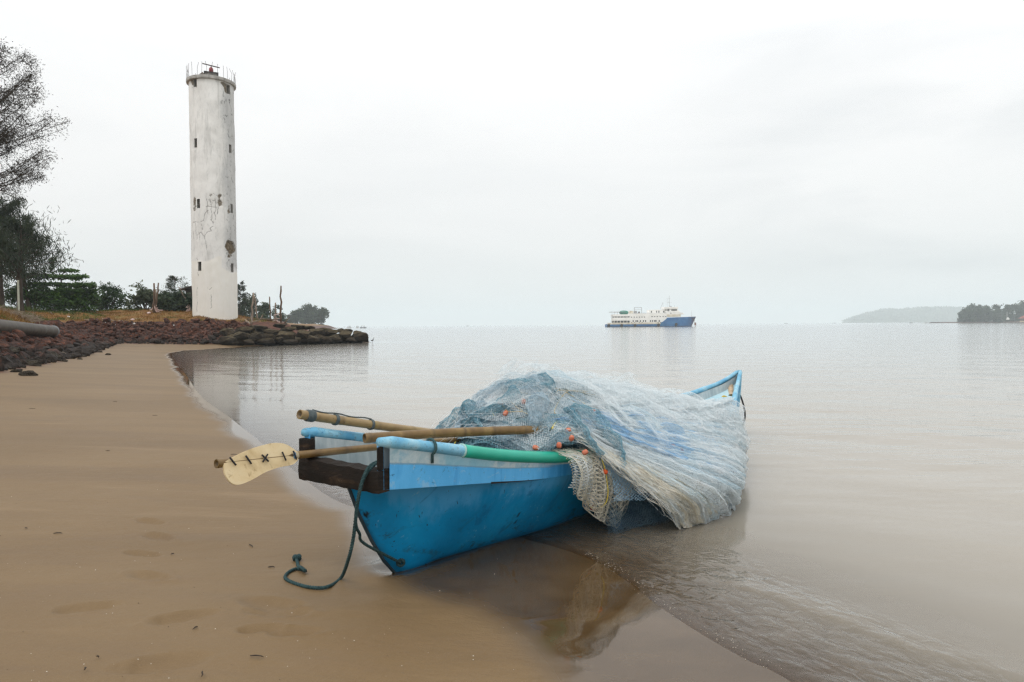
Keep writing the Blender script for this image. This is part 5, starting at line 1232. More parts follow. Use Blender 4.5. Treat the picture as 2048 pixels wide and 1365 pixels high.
    tp = t.math('MULTIPLY', t.step(t.math('ADD', sx.outputs[2], t.math('MULTIPLY_ADD', t.noise(v, 4, 5, .7), .5, -.25)), .5, .85), t.step(px_.outputs[2], .30, .8))
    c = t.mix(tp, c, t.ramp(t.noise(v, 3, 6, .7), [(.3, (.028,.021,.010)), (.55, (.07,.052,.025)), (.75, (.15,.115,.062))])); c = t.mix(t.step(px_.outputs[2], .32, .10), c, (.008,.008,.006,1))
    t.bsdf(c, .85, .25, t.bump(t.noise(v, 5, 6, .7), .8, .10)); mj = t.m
    jm = [rock_mesh(270+k, 4, .3, .05, 16) for k in range(6)]
    for q in jm: q.materials.append(mj); q.polygons.foreach_set('use_smooth', [False]*len(q.polygons))
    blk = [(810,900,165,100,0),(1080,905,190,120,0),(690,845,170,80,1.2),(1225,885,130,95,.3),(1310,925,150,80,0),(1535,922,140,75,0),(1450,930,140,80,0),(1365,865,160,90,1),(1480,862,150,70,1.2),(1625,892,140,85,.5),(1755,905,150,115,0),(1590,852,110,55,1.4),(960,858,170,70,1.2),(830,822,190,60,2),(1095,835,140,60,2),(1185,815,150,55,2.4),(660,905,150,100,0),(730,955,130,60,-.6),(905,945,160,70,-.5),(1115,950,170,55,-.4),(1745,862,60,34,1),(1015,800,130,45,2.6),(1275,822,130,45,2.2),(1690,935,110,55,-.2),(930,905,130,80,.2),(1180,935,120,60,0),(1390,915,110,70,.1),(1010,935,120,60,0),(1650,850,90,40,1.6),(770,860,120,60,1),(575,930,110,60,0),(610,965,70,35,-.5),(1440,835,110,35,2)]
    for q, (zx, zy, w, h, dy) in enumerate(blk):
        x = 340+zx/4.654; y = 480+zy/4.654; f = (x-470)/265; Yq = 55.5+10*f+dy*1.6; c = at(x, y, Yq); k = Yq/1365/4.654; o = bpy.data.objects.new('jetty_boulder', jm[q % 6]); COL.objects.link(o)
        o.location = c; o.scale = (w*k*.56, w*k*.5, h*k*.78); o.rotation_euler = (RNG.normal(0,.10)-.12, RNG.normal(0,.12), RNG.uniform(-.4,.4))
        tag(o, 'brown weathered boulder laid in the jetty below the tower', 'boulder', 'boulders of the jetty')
        if q == 10: tag(o, 'largest end boulder at the seaward tip of the jetty', 'boulder', 'boulders of the jetty')
        if q == 0: tag(o, 'flat-topped boulder standing clear at the landward waterline of the jetty', 'boulder', 'boulders of the jetty')
    # filling under the blocks
    F_ = []; Vs = []; nv = 0
    for q in range(240):
        x = rg.uniform(450, 728); f = (x-470)/265; y = 672+rg.uniform(-22, 12)*(1-.55*f)+6*f; Yq = 56.5+10*f+rg.uniform(0, 3.5); c = at(x, y, Yq); zt = terrain_z(np.array([[c.x, c.y]]), False)[0][0]
        A, F = arr[q % 5]; s_ = rg.uniform(.35, .85); M_ = np.array(Matrix.Rotation(rg.uniform(0,6), 3, 'Z') @ Matrix.Rotation(rg.normal(0,.4), 3, 'X')); Vs.append((A*s_)@M_.T+np.array([c.x, c.y, min(c.z, max(zt+.4, .3))-.1])); F_.append(F+nv); nv += len(A)
    o = put(np_mesh(np.concatenate(Vs), np.concatenate(F_), False), 'jetty_rubble', mj); tag(o, 'dark broken rubble filling the core of the jetty', 'rubble', None, 'stuff')

def make_bank_things():
    rg = np.random.default_rng(66)
    # the concrete outfall pipe
    m_p = mat('weathered_pvc_pipe', (.040,.033,.025), (.085,.07,.054), 3, .55, .35, .2, 12, .01); m_c = mat('grey_pipe_collar', (.13,.14,.145), (.22,.23,.235), 3, .5); m_i = mat('dark_pipe_bore', (.012,.012,.013), (.02,.02,.02), 3, .9)
    Yp = hit_ground(104, 676).y; e0 = at(106, 663, Yp); e1 = hit_ground(-40, 668)+Vector((0,0,.36)); e1 = e0+(e1-e0)*1.6; ax = (e1-e0).normalized(); L = (e1-e0).length; r = 10.8*Yp/1365
    root = empty('outfall_pipe', e0-Vector((0,0,r)), 'long grey-brown plastic outfall pipe lying across the rubble, open end to the sea', 'pipe')
    b = MB(); b.smooth = True; b.lathe(e0, [(r,.28),(r,L)], 28, ax, cap=False); b.build('barrel', m_p, root)
    b = MB(); b.smooth = True; b.lathe(e0, [(r*.84,0),(r*1.06,0),(r*1.08,.02),(r*1.08,.14),(r*1.02,.16),(r*1.05,.18),(r*1.05,.28),(r,.30)], 28, ax, cap=False); b.build('collar', m_c, root)
    b = MB(); b.smooth = True; b.lathe(e0, [(r*.86,.0),(r*.84,2.0),(.01,2.0)], 28, ax, cap=False); b.build('bore', m_i, root)
    for f in (1.55, 3.2):
        b = MB(); b.smooth = True; b.lathe(e0, [(r,f-.02),(r*1.03,f-.015),(r*1.03,f+.015),(r,f+.02)], 28, ax, cap=False); b.build('joint', m_c, root)
    # poles planted in the bank: base px, top px, depth, label
    m_w = mat('grey_driftwood', (.14,.10,.075), (.32,.26,.20), 5, .85, .2, .5, 14, .02, (1,1,.3)); m_w2 = mat('brown_driftwood', (.07,.045,.03), (.17,.11,.07), 5, .85, .2, .5, 14, .02, (1,1,.3)); m_rag = mat('pink_net_rags', (.42,.25,.22), (.66,.55,.50), 9, .9, .1)
    poles = [(308,625,308,567,60,.085,m_w2,1,'dark driftwood pole leaning left in the tied group by the pale bush'),(311,625,317,566,60,.075,m_w2,1,'slender driftwood pole bending right at the top in the tied group'),(312,622,311,579,60,.09,m_w,0,'shortest thick driftwood stump in the tied group'),
             (384,622,359,575,58,.055,m_w,1,'thin bamboo stake leaning far left beside the tower'),(443,632,449,580,56,.065,m_w,1,'thin brown stake standing in front of the tower wall'),(502,648,507,586,57.5,.085,m_w,0,'pale driftwood pole, taller one of the twin poles right of the tower'),(515,632,509,592,60,.07,m_w,0,'pale driftwood pole leaning left against its taller twin'),
             (541,635,539,594,61,.06,m_w2,0,'slim dark stake between the twin poles and the tallest pole'),(550,642,551,606,60.5,.07,m_w,1,'short pole hung with pink rags before the tallest pole'),(561,640,562,572,61,.085,m_w2,1,'tallest dark driftwood pole out on the jetty')]
    for k, (x0, y0, x1, y1, Yq, r_, m_, rag, lab) in enumerate(poles):
        p0 = hit_ground(x0, y0+1); Yq = p0.y; p1 = at(x1, y1, Yq+.3); p0 = p0-Vector((0,0,.15)); r_ *= 1.15
        root = empty('driftwood_pole', p0, lab, 'pole', 'driftwood poles planted on the point'); L = (p1-p0).length; pts = [p0.lerp(p1, f)+Vector((rg.normal(0,.012*L), rg.normal(0,.012*L), 0))*(1 if 0 < f < 1 else 0) for f in np.linspace(0, 1, 8)]
        b = MB(); b.smooth = True; b.tube(pts, [r_*(1.1-.35*i/7)*(1+.08*rg.normal()) for i in range(8)], 7); b.build('shaft', m_, root)
        if rag:
            b = MB(); b.smooth = True
            for q in range(9):
                a = p0.lerp(p1, rg.uniform(.03, .3)); c = a+Vector((rg.normal(0,.3), rg.normal(0,.2), -abs(rg.normal(0,.45)))); mid = a.lerp(c, .5)+Vector((0,0,-.05)); b.tube(smooth_path([a, mid, c], 3), [.05,.06,.055,.05,.045,.04,.03], 5)
            b.build('net_rags', m_rag, root)
    # driftwood logs and branches
    logs = [((500,648),(482,636),57,.06,'forked branch end lying right of the tower foot'),((505,646),(528,638),57,.06,'bleached branch crossing the jumble under the twin poles'),((494,640),(545,632),60,.09,'long dark log at the back of the jumble right of the tower'),((520,636),(556,641),61,.08,'dark log lying behind the short rag-hung pole'),((540,640),(575,640),61,.07,'grey branch lying at the foot of the tallest pole'),((570,645),(580,634),62,.05,'thin stick slanting up right of the tallest pole'),((170,641),(215,646),47,.06,'bleached log along the top of the rubble, left one'),((205,640),(238,646),48,.07,'thick pale log on top of the rubble in the middle'),((225,648),(275,638),48,.06,'long pale log on the rubble pointing at the tower'),((238,643),(262,652),47,.05,'thin stick crossing below the long pale log'),((97,623),(105,630),36,.05,'short broken stick on the brown grass left of the rubble logs'),((98,704),(150,714),24,.06,'wet tan log lying at the foot of the rubble'),((150,655),(163,668),38,.05,'thin tan stick lying down the face of the rubble'),((90,606),(112,613),37,.07,'crooked grey root in front of the sea almond'),((76,602),(80,608),36,.06,'pale knotted root on the grass crest')]
    for k, (a, c, Yq, r_, lab) in enumerate(logs):
        p0 = hit_ground(*a) if k not in (0,1) else at(a[0], a[1], Yq); p1 = hit_ground(*c) if k not in (1,3,5) else at(c[0], c[1], p0.y+.5)
        p0.z += r_*.6; p1.z += r_*.6
        if (p1-p0).length > 9: p1 = p0+(p1-p0).normalized()*5
        pts = [p0.lerp(p1, f)+Vector((0, rg.normal(0,.06), rg.normal(0,.04))) for f in np.linspace(0, 1, 7)]; b = MB(); b.smooth = True; b.tube(pts, [r_*(1.1-.5*i/6)*(1+.12*rg.normal()) for i in range(7)], 7)
        if k in (0, 1, 2): q = pts[3]; b.tube([q, q+Vector((.25, 0, .25)), q+Vector((.35, .05, .55))], [r_*.6, r_*.5, r_*.2], 6)
        o = b.build('driftwood_log', m_w if k not in (2,3,5) else m_w2, None, loc=p0); tag(o, lab, 'driftwood', 'driftwood on the bank')
    # brushwood heap above the pipe
    b = MB(); b.smooth = False
    for q in range(520):
        x = rg.uniform(-70, 82); Yq = Yp+rg.uniform(1.0, 3.4); hgt = 645-24*max(0, 1-((x-10)/85)**2)*rg.random(); p = at(x, hgt, Yq); p.z = max(p.z, zat(p.x, p.y)+.02); a = rg.uniform(-.7, .7)+(0 if rg.random() < .6 else 1.2); L = rg.uniform(.25, 1.0)
        d = Vector((math.cos(a), rg.normal(0,.4), math.sin(a)*.6)).normalized(); b.tube([p-d*L*.5, p+Vector((0,0,rg.normal(0,.05))), p+d*L*.5], [.012,.010,.005], 4, cap=False)
    o = b.build('brushwood', mat('dry_twigs', (.13,.095,.065), (.34,.28,.21), 6, .9, .15), None, loc=at(5, 640, 28)); tag(o, 'tangled heap of dry grey brushwood above the outfall pipe', 'brushwood', None, 'stuff')
    # post, foam drum, litter
    b = MB(); p = hit_ground(37, 596); b.tube([p+Vector((0,0,-.2)), Vector((p.x, p.y, at(37, 561, p.y).z))], [.075,.07], 4); o = b.build('marker_post', mat('pale_concrete_post', (.36,.38,.30), (.5,.5,.42), 4, .85), None, loc=p, bevel=.01); tag(o, 'pale square concrete marker post standing on the grass crest', 'post')
    p0 = hit_ground(104, 616)+Vector((0,0,.14)); p1 = p0+Vector((.55,-.1,-.06)); b = MB(); b.smooth = True; b.lathe(p0, [(.0,0),(.10,.01),(.13,.06),(.125,(p1-p0).length*.5),(.13,(p1-p0).length-.05),(.11,(p1-p0).length),(0,(p1-p0).length)], 14, p1-p0, cap=False); o = b.build('foam_roll', mat('white_foam', (.62,.60,.56), (.78,.77,.74), 6, .8, .2, .4, 20), None, loc=p0); tag(o, 'white foam roll lying on the grass before the sea almond', 'foam roll')
    m_l = mat('white_litter', (.68,.67,.64), (.82,.82,.8), 5, .6); m_lp = mat('pink_litter', (.62,.44,.42), (.75,.62,.6), 5, .7)
    lit = [(146,651,5,36,m_l,'white plastic bottle on the rubble right of the pipe mouth'),(137,634,6,38,m_l,'cream plastic scrap on the brown grass'),(210,645,4,46,m_l,'white scrap between the bleached logs'),(265,640,7,50,m_lp,'pinkish scrap on the grass below the pole group'),(298,627,8,58,m_lp,'pale pink rag at the foot of the pole group'),(348,651,4,50,m_l,'white scrap in the rubble, left one of the pair near the tower'),(369,650,4,50,m_l,'white scrap in the rubble, right one of the pair near the tower'),(395,667,4,50,m_l,'white scrap low in the rubble below the tower'),(190,678,5,38,m_l,'white cup lying near the foot of the rubble'),(230,650,3,46,m_l,'tiny white scrap under the thick pale log'),(268,648,5,46,m_l,'grey-white scrap at the end of the long pale log'),(8,738,9,17.5,mat('yellow_litter', (.70,.55,.03), (.75,.6,.1), 5),'yellow plastic scrap on the sand at the left edge')]
    for k, (x, y, w, Yq, m_, lab) in enumerate(lit):
        p = hit_ground(x, y+1); Yq = p.y; s_ = w*Yq/1365*.5; p.z += s_*.3; b = MB(); b.smooth = True; a = rg.uniform(0, 3.14); d = Vector((math.cos(a), math.sin(a), .15))
        b.lathe(p, [(s_*.15,-s_),(s_*.5,-s_*.8),(s_*.55,0),(s_*.5,s_*.6),(s_*.2,s_*.85),(s_*.18,s_*1.1)], 9, d); o = b.build('litter', m_, None, loc=p); tag(o, lab, 'litter', 'litter on the bank')
    # grass litter and green tufts on the bank
    n = 60000; px = rg.uniform(-60, 560, n); Yd = np.exp(rg.uniform(math.log(22), math.log(75), n)); P = np.stack([(px-1024)/1365*Yd, Yd], 1); z, d, e = terrain_z(P, False); lim = z-ZLIM(P)
    ok = (lim > -.05+.2*vnoise(P, .4, 3)) & (e > 1) & (e < 24); P, z, Yd, e = P[ok], z[ok], Yd[ok], e[ok]; n = len(P)
    gr = fbm(P, .28, 3, 44); green = (gr > .28); 
    for nm, sel, m_, hh, lab in (('dry_grass', ~green, leaf_mat('dry_grass_blades', (.10,.05,.014), (.20,.105,.028), (.30,.18,.06), .8, .2, .1), .13, 'short brown dry grass covering the top of the bank'), ('green_grass', green, leaf_mat('green_grass_blades', (.03,.055,.012), (.07,.11,.022), (.13,.17,.04), .7, .3, .15), .19, 'patches of fresh green grass on the bank')):
        p = P[sel]; zz = z[sel]; k = len(p); rep = 4; p = np.repeat(p, rep, 0)+rg.normal(0, .10, (k*rep, 2)); zz = np.repeat(zz, rep); h = hh*rg.uniform(.4, 1.5, k*rep); a = rg.uniform(0, 6.28, k*rep); w = .018
        B_ = np.column_stack([p, zz-.02]); s_ = np.column_stack([np.cos(a)*w, np.sin(a)*w, np.zeros(len(a))]); tip_ = B_+np.column_stack([rg.normal(0, .5, len(a))*h, rg.normal(0, .5, len(a))*h, h]); V = np.stack([B_-s_, B_+s_, tip_], 1).reshape(-1, 3)
        o = put(np_mesh(V, np.arange(len(V)).reshape(-1, 3), False, {'var': np.repeat(rg.random(len(a)), 3)}), nm, m_); tag(o, lab, 'grass', None, 'stuff')
    # tall green tufts by the brushwood
    for k, (x, y, Yq, w, lab) in enumerate(((45, 608, 31, 22, 'tall green grass tuft on the crest above the brushwood'), (72, 634, 30, 16, 'green grass tuft at the right end of the brushwood'), (8, 606, 30, 16, 'green grass tuft at the left frame edge'))):
        bs = hit_ground(x, y+6); Yq = bs.y; n = 420; kk = Yq/1365; p = np.column_stack([rg.normal(bs.x, w*kk*.5, n), rg.normal(bs.y, .3, n), np.full(n, bs.z-.12)]); h = rg.uniform(.2, .55, n)*w/20; a = rg.uniform(0, 6.28, n); s_ = np.column_stack([np.cos(a)*.02, np.sin(a)*.02, 0*a]); tp = p+np.column_stack([rg.normal(0,.4,n)*h, rg.normal(0,.4,n)*h, h]); V = np.stack([p-s_, p+s_, tp], 1).reshape(-1, 3)
        o = put(np_mesh(V-np.array(tuple(bs)), np.arange(len(V)).reshape(-1, 3), False, {'var': np.repeat(rg.random(n), 3)}), 'grass_tuft', bpy.data.materials['green_grass_blades']); o.location = bs; tag(o, lab, 'grass', 'tall green grass tufts')
    # hut behind the tower
    root = empty('fishing_hut', at(382, 622, 74), 'small dark tin-roofed hut half hidden behind the tower', 'hut'); b = MB(); c = at(394, 602, 74); b.box(c, (1.5, 2.0, 2.6)); b.build('wall', mat('dark_planks', (.018,.014,.012), (.05,.04,.032), 4, .9), root)
    b = MB(); c = at(384, 577, 74); b.box(c, (1.7, 2.6, .10), Matrix.Rotation(R(-14), 3, 'Y')); b.build('roof', mat('rusty_tin', (.03,.024,.022), (.075,.05,.04), 4, .8), root)

def make_beach_bits():
    rg = np.random.default_rng(88); m_t = mat('wet_black_twig', (.018,.012,.009), (.05,.033,.022), 30, .7)
    tw = [(502,1093,14,40,'short thick black twig on the sand left of the hull'),(116,1068,14,0,'thin dark twig on the left foreground sand'),(514,1315,24,8,'longest dark splinter on the foreground sand'),(52,1058,6,20,'small dark twig near the left edge of the foreground'),(543,1136,11,5,'thin twig just left of the rope end'),(468,910,12,10,'thin twig on the sand beneath the paddle blade'),(215,903,8,0,'dark twig on the sand far left of the paddle'),(404,1350,12,60,'bent black twig at the bottom edge of the sand'),(345,1110,5,0,'tiny twig beside the middle footprints'),(170,1340,6,70,'tiny twig near the bottom left corner'),(390,1258,7,120,'curled black twig among the lowest footprints'),(230,804,8,10,'dark twig on the middle sand'),(310,832,9,5,'thin dark twig on the middle sand below the water bend'),(64,818,9,170,'thin twig on the sand near the left rubble'),(195,1316,6,30,'small dark twig left of the lowest footprint')]
    for x, y, w, a, lab in tw:
        zz = .2
        for _ in range(4): p = ground(x, y, zz); zz = zat(p.x, p.y)
        L = 1.25*w*p.y/1365; a = R(a); d = Vector((math.cos(a), -math.sin(a)*1.6, 0)); p.z = zz+.004; b = MB(); b.smooth = True
        b.tube([p-d*L*.5, p-d*L*.1+Vector((0,0,.004)), p+d*L*.25+Vector((.004,0,.004)), p+d*L*.5], [.0025,.0036,.003,.0015], 6); o = b.build('twig', m_t, None, loc=p); tag(o, lab, 'twig', 'twigs on the sand')
    # crumbs of shell and grit
    Vs = []; Fs = []; nv = 0
    for q in range(230):
        x = rg.uniform(0, 1100); y = 700+rg.random()**.8*660; p = ground(x, y, .15); P = np.array([[p.x, p.y]]); zz, d, e = terrain_z(P, False)
        if d[0] < .15 or e[0] > -.3: continue
        s_ = rg.uniform(.0012, .0036); c = np.array([p.x, p.y, zz[0]+s_*.4]); A = np.array([[1,0,0],[-.5,.9,0],[-.6,-.8,0],[0,0,.8]])*s_*rg.uniform(.6,1.4,(4,3)); Vs.append(A+c); Fs.append(np.array([[0,1,3],[1,2,3],[2,0,3],[0,2,1]])+nv); nv += 4
    k = len(Vs); Vs = np.concatenate(Vs); h = (k*3//5)
    o = put(np_mesh(Vs[:h*4], np.concatenate(Fs[:h])), 'shell_grit', mat('white_shell', (.66,.62,.55), (.8,.77,.7), 30)); tag(o, 'tiny white shell crumbs scattered over the sand', 'shells', None, 'stuff')
    o = put(np_mesh(Vs[h*4:], np.concatenate(Fs[h:])-h*4), 'dark_grit', m_t); tag(o, 'tiny dark crumbs of wood scattered over the sand', 'debris', None, 'stuff')
    # bubbles along the swash edge
    ed = [ground(*p) for p in ((1178,1108),(1215,1130),(1255,1155),(1290,1185),(1330,1212),(1400,1258),(1470,1298),(1540,1336))]; ed = smooth_path(ed, 12); b = MB(); b.smooth = True
    for q in range(210):
        f = rg.random()**1.3*(len(ed)-1); p = ed[int(min(f, len(ed)-2))]; r_ = rg.uniform(.001, .0032); c = p+Vector((rg.normal(.01,.03), rg.normal(.01,.03), 0)); c.z = max(zat(c.x, c.y), .003)+r_*.3; b.lathe(c, [(0,-r_*.5),(r_,0),(r_*.7,r_*.7),(0,r_)], 7, cap=False)
    o = b.build('foam', mat('foam_bubbles', (.42,.37,.30), (.55,.50,.43), 20, .2, .6), None); tag(o, 'thin line of foam bubbles along the swash edge', 'foam', None, 'stuff')

# ------------------------------------------------------------------ the ferry, small craft, birds
def make_ferry():
    Y = 395.0; K = Y/1365*.10742; p0 = at(1190+205*.10742, 654, Y); X0 = p0.x
    fx = lambda zx: X0+(zx-205)*K
    ang = 0
    fz = lambda zy: (690-zy)*K*.93
    root = empty('passenger_ferry', (fx(1040), Y, 0), 'white ferry with a blue hull and rusty bow lying at anchor offshore', 'ship')
    hw = 5.2
    m_w = mat('ferry_cream_white', (.80,.79,.75), (.90,.89,.86), .35, .5, .35); m_r = mat('ferry_rusty_cream', (.55,.47,.34), (.74,.70,.60), .5, .6); m_d = mat('ferry_dark_glass', (.010,.012,.015), (.03,.03,.035), 2, .3); m_sh = mat('ferry_deck_and_shade_grey', (.10,.10,.10), (.18,.17,.16), 1, .8); m_g = mat('ferry_green_cover', (.03,.17,.12), (.05,.23,.17), .8, .7); m_k = mat('tyre_black', (.012,.012,.012), (.03,.03,.03), 2, .9); m_m = mat('mast_grey', (.25,.26,.27), (.4,.4,.4), 1, .6)
    t = NT('ferry_blue_hull'); v = t.coord(); c = t.ramp(t.noise(v, .25, 6, .7, .5), [(.3, (.012,.095,.27)), (.5, (.02,.14,.36)), (.68, (.055,.22,.44))]); g = t.n('NewGeometry'); sx = t.n('SeparateXYZ'); t.l(v, sx.inputs[0])
    rust = t.math('MULTIPLY', t.step(t.math('ADD', sx.outputs[0], t.math('MULTIPLY', t.noise(v, .4, 5, .7), 6.0)), 24.0, 27.5), t.step(t.noise(v, .5, 6, .7), .38, .55)); c = t.mix(t.math('MULTIPLY', rust, .85), c, (.07,.03,.03,1))
    bot = t.step(t.math('ADD', sx.outputs[2], t.math('MULTIPLY_ADD', t.noise(v, .8, 5, .7), 1.2, -.6)), .55, .15); c = t.mix(t.math('MULTIPLY', bot, .8), c, (.03,.018,.018,1)); t.bsdf(c, .55, .35); m_b = t.m
    def plan(zx):              # half breadth along the length
        f = (zx-205)/1680; return hw*(1-max(0, (f-.62)/.38)**2.2)*(1 if f > .03 else .85)
    # hull: sections
    b = MB(); xs = list(np.linspace(205, 1186, 24))+[1192]+list(np.linspace(1200, 1310, 8))+[1316]+list(np.linspace(1340, 1880, 26))
    def top(zx):
        if zx < 1190: return fz(638)
        if zx < 1312: return fz(612)+(fz(515)-fz(612))*max(0, (zx-1190)/120)**1.2 
        return fz(512)+(fz(494)-fz(512))*((zx-1312)/570)
    for side in (-1, 1):
        g_ = []
        for zx in xs:
            hb_ = plan(zx); row = []
            for q in np.linspace(0, 1, 8):
                z = -1.0+(top(zx)+1.0)*q; rake = 0
                xx = zx; 
                if zx > 1600: xx = 1600+(zx-1600)*((1800-1600)/285+(1-(1800-1600)/285)*max(0, (z+0)/fz(494)))
                row.append((fx(xx), Y+side*hb_*(.80+.20*q**.6), z))
            g_.append(row)
        b.grid(g_ if side < 0 else [r[::-1] for r in g_])
    b.grid([[(fx(205), Y-hw*.85, -1), (fx(205), Y-hw*.85, fz(638))], [(fx(205), Y+hw*.85, -1), (fx(205), Y+hw*.85, fz(638))]])
    b.build('hull', m_b, root)
    b = MB(); b.grid([[(fx(z), Y-plan(z)*.99, fz(639)), (fx(z), Y+plan(z)*.99, fz(639))] for z in np.linspace(206, 1310, 8)]); b.grid([[(fx(z), Y-plan(z)*.98, top(z)-.8), (fx(z), Y+plan(z)*.98, top(z)-.8)] for z in np.linspace(1312, 1870, 20)]); b.build('deck', m_sh, root)
    def blk(x0, x1, y0, y1, hwid, name, m, taper=1.0, dx=0):
        b = MB(); c = ((fx(x0)+fx(x1))/2, Y, (fz(y0)+fz(y1))/2); b.box(c, (fx(x1)-fx(x0), hwid*2, fz(y1)-fz(y0)), None, taper); return b.build(name, m, root, bevel=.03)
    blk(255, 1185, 637.5, 606, 5.05, 'bulwark', m_r)
    blk(630, 1300, 605, 425, 4.9, 'deckhouse', m_w)
    blk(330, 628, 605, 565, 4.0, 'lower_cabin_shade', m_sh); blk(325, 628, 564, 503, 4.95, 'upper_bulwark', m_w); blk(345, 628, 502, 483, 4.0, 'upper_cabin_shade', m_sh); blk(318, 640, 482, 440, 4.97, 'boat_deck', m_w)  # set-back cabin blocks carry the open decks' shadow in their dark grey
    for zx in (335, 390, 450, 510, 570, 622):
        for (y0, y1) in ((605, 565), (502, 483)):
            for s_ in (-1, 1):
                b = MB(); b.box((fx(zx), Y+s_*4.85, (fz(y0)+fz(y1))/2), (.22, .2, fz(y1)-fz(y0))); b.build('stanchion', m_w, root)
    blk(1300, 1560, 495, 450, 4.8, 'forecastle_house', m_r); blk(1280, 1545, 449, 392, 4.7, 'bridge_deck', m_w); blk(1275, 1500, 391, 338, 4.0, 'wheelhouse', m_w, .97); blk(1262, 1512, 337, 300, 4.5, 'wheelhouse_roof', m_w)
    b = MB(); b.prism([(fx(1545), Y-4.4, fz(448)), (fx(1640), Y-4.4, fz(448)), (fx(1600), Y-4.4, fz(420)), (fx(1545), Y-4.4, fz(405))], (0, 8.8, 0)); b.build('breakwater', m_w, root)
    b = MB(); b.prism([(fx(1500), Y-3.9, fz(391)), (fx(1545), Y-3.9, fz(391)), (fx(1500), Y-3.9, fz(345))], (0, 7.8, 0)); b.build('wheelhouse_front', m_w, root)
    blk(985, 1265, 424.5, 352, 3.6, 'funnel_casing', m_w); blk(640, 700, 439, 372, 3.2, 'stair_house', m_r)
    for s_ in (-1, 1):
        yq = Y+s_*4.93
        wins = [(zx, 497, 22, 13) for zx in (653, 703, 750, 797, 845, 892)]+[(zx, 488, 22, 13) for zx in (1030, 1078, 1128, 1180, 1232, 1282)]+[(zx, 575, 20, 32) for zx in (683, 735, 765, 815, 872, 912, 1002, 1040, 1078, 1102, 1162)]+[(zx, 602, 18, 10) for zx in (655, 707, 795, 848, 1140, 1187)]
        for zx, zy, w, h in wins:
            b = MB(); b.box((fx(zx), yq, fz(zy)), (w*K, .12, h*K)); b.build('window', m_d, root)
        for zx in (355, 408, 472, 532, 596):
            b = MB(); b.box((fx(zx), Y+s_*4.05, fz(493)), (24*K, .12, 14*K)); b.build('window', m_d, root)
            b = MB(); b.box((fx(zx+6), Y+s_*4.05, fz(584)), (26*K, .12, 24*K)); b.build('window', m_d, root)
        for zx, w in ((1290, 14), (1318, 14), (1343, 20), (1405, 22), (1432, 20), (1457, 20), (1482, 18)):
            b = MB(); b.box((fx(zx), Y+s_*4.02, fz(364)), (w*K, .12, (36 if zx == 1343 else 24)*K)); b.build('window', m_d, root)
        for zx in (1028, 1122, 1165, 1250):
            b = MB(); b.box((fx(zx), Y+s_*3.62, fz(392)), (16*K, .12, 34*K)); b.build('window', m_d, root)
        b = MB(); b.box((fx(1378), Y+s_*4.72, fz(425)), (16*K, .1, 14*K)); b.build('window', m_d, root)
        for zx, zy in ((237, 658), (472, 660), (717, 662), (1147, 655), (1477, 645)):
            b = MB(); b.smooth = True; b.lathe((fx(zx), Y+s_*(plan(zx)*.97+.05), fz(zy)), [(.45,-.22),(.78,-.18),(.85,0),(.78,.18),(.45,.22)], 16, (0, s_, 0)); b.build('tyre_fender', m_k, root)
    b = MB(); b.smooth = True; xs = np.linspace(440, 608, 12); b.tube([(fx(z), Y-2.6, fz(408)+.12*math.sin((z-440)/168*3.14)) for z in xs], [.25]+[.85+.35*math.sin((z-440)/168*3.14) for z in xs[1:-1]]+[.3], 10); b.build('lifeboat', m_g, root)
    b = MB(); b.box((fx(405), Y-1.0, fz(393)), (8.5*.42/.42*.32*3.2, 6, .22)); b.build('awning', m_m, root)
    for zx in (350, 400, 455):
        b = MB(); b.tube([(fx(zx), Y-3.6, fz(440)), (fx(zx), Y-3.6, fz(393))], .07, 6); b.build('awning_post', m_m, root)
    # davits, rails and mast
    for zx in (712, 845):
        b = MB(); b.tube([(fx(zx), Y-3.8, fz(425)), (fx(zx), Y-3.8, fz(308))], .12, 6); b.build('davit', m_m, root)
    b = MB(); b.tube([(fx(706), Y-3.8, fz(310)), (fx(850), Y-3.8, fz(310))], .12, 6); b.tube([(fx(712), Y-3.8, fz(350)), (fx(845), Y-3.8, fz(350))], .07, 6); b.build('davit_beam', m_m, root)
    b = MB(); b.box((fx(735), Y-3.2, fz(398)), (50*K, 1.6, 46*K)); b.build('winch_house', m_m, root); b = MB(); b.box((fx(800), Y-3.2, fz(405)), (26*K, 1.2, 32*K)); b.build('vent', m_sh, root)
    b = MB()
    for zy in (438, 430, 422): b.tube([(fx(645), Y-4.85, fz(zy-6)), (fx(1300), Y-4.85, fz(zy-6))], .035, 4)
    for zx in np.linspace(645, 1300, 24): b.tube([(fx(zx), Y-4.85, fz(426)), (fx(zx), Y-4.85, fz(414))], .035, 4)
    b.build('railing', m_m, root)
    b = MB(); b.tube([(fx(1383), Y, fz(300)), (fx(1383), Y, fz(70))], [.16, .05], 6); b.tube([(fx(1340), Y, fz(205)), (fx(1426), Y, fz(205))], .05, 4); b.tube([(fx(1360), Y, fz(125)), (fx(1405), Y, fz(125))], .05, 4); b.tube([(fx(1345), Y, fz(300)), (fx(1345), Y, fz(120))], .05, 5); b.build('mast', m_m, root)
    b = MB(); b.tube([(fx(1215), Y, fz(330)), (fx(1268), Y, fz(205))], [.1, .05], 5); b.tube([(fx(1268), Y, fz(300)), (fx(1268), Y, fz(200))], .05, 5); b.build('signal_boom', m_m, root)
    b = MB(); b.box((fx(1410), Y, fz(285)), (40*K, .3, .3)); b.tube([(fx(1410), Y, fz(300)), (fx(1410), Y, fz(285))], .12, 6); b.tube([(fx(1483), Y, fz(300)), (fx(1483), Y, fz(268))], .07, 5); b.build('radar', m_m, root)
    b = MB(); b.tube([(fx(1800), Y, fz(496)), (fx(1800), Y, fz(372))], [.07, .04], 5); b.build('jackstaff', m_m, root)
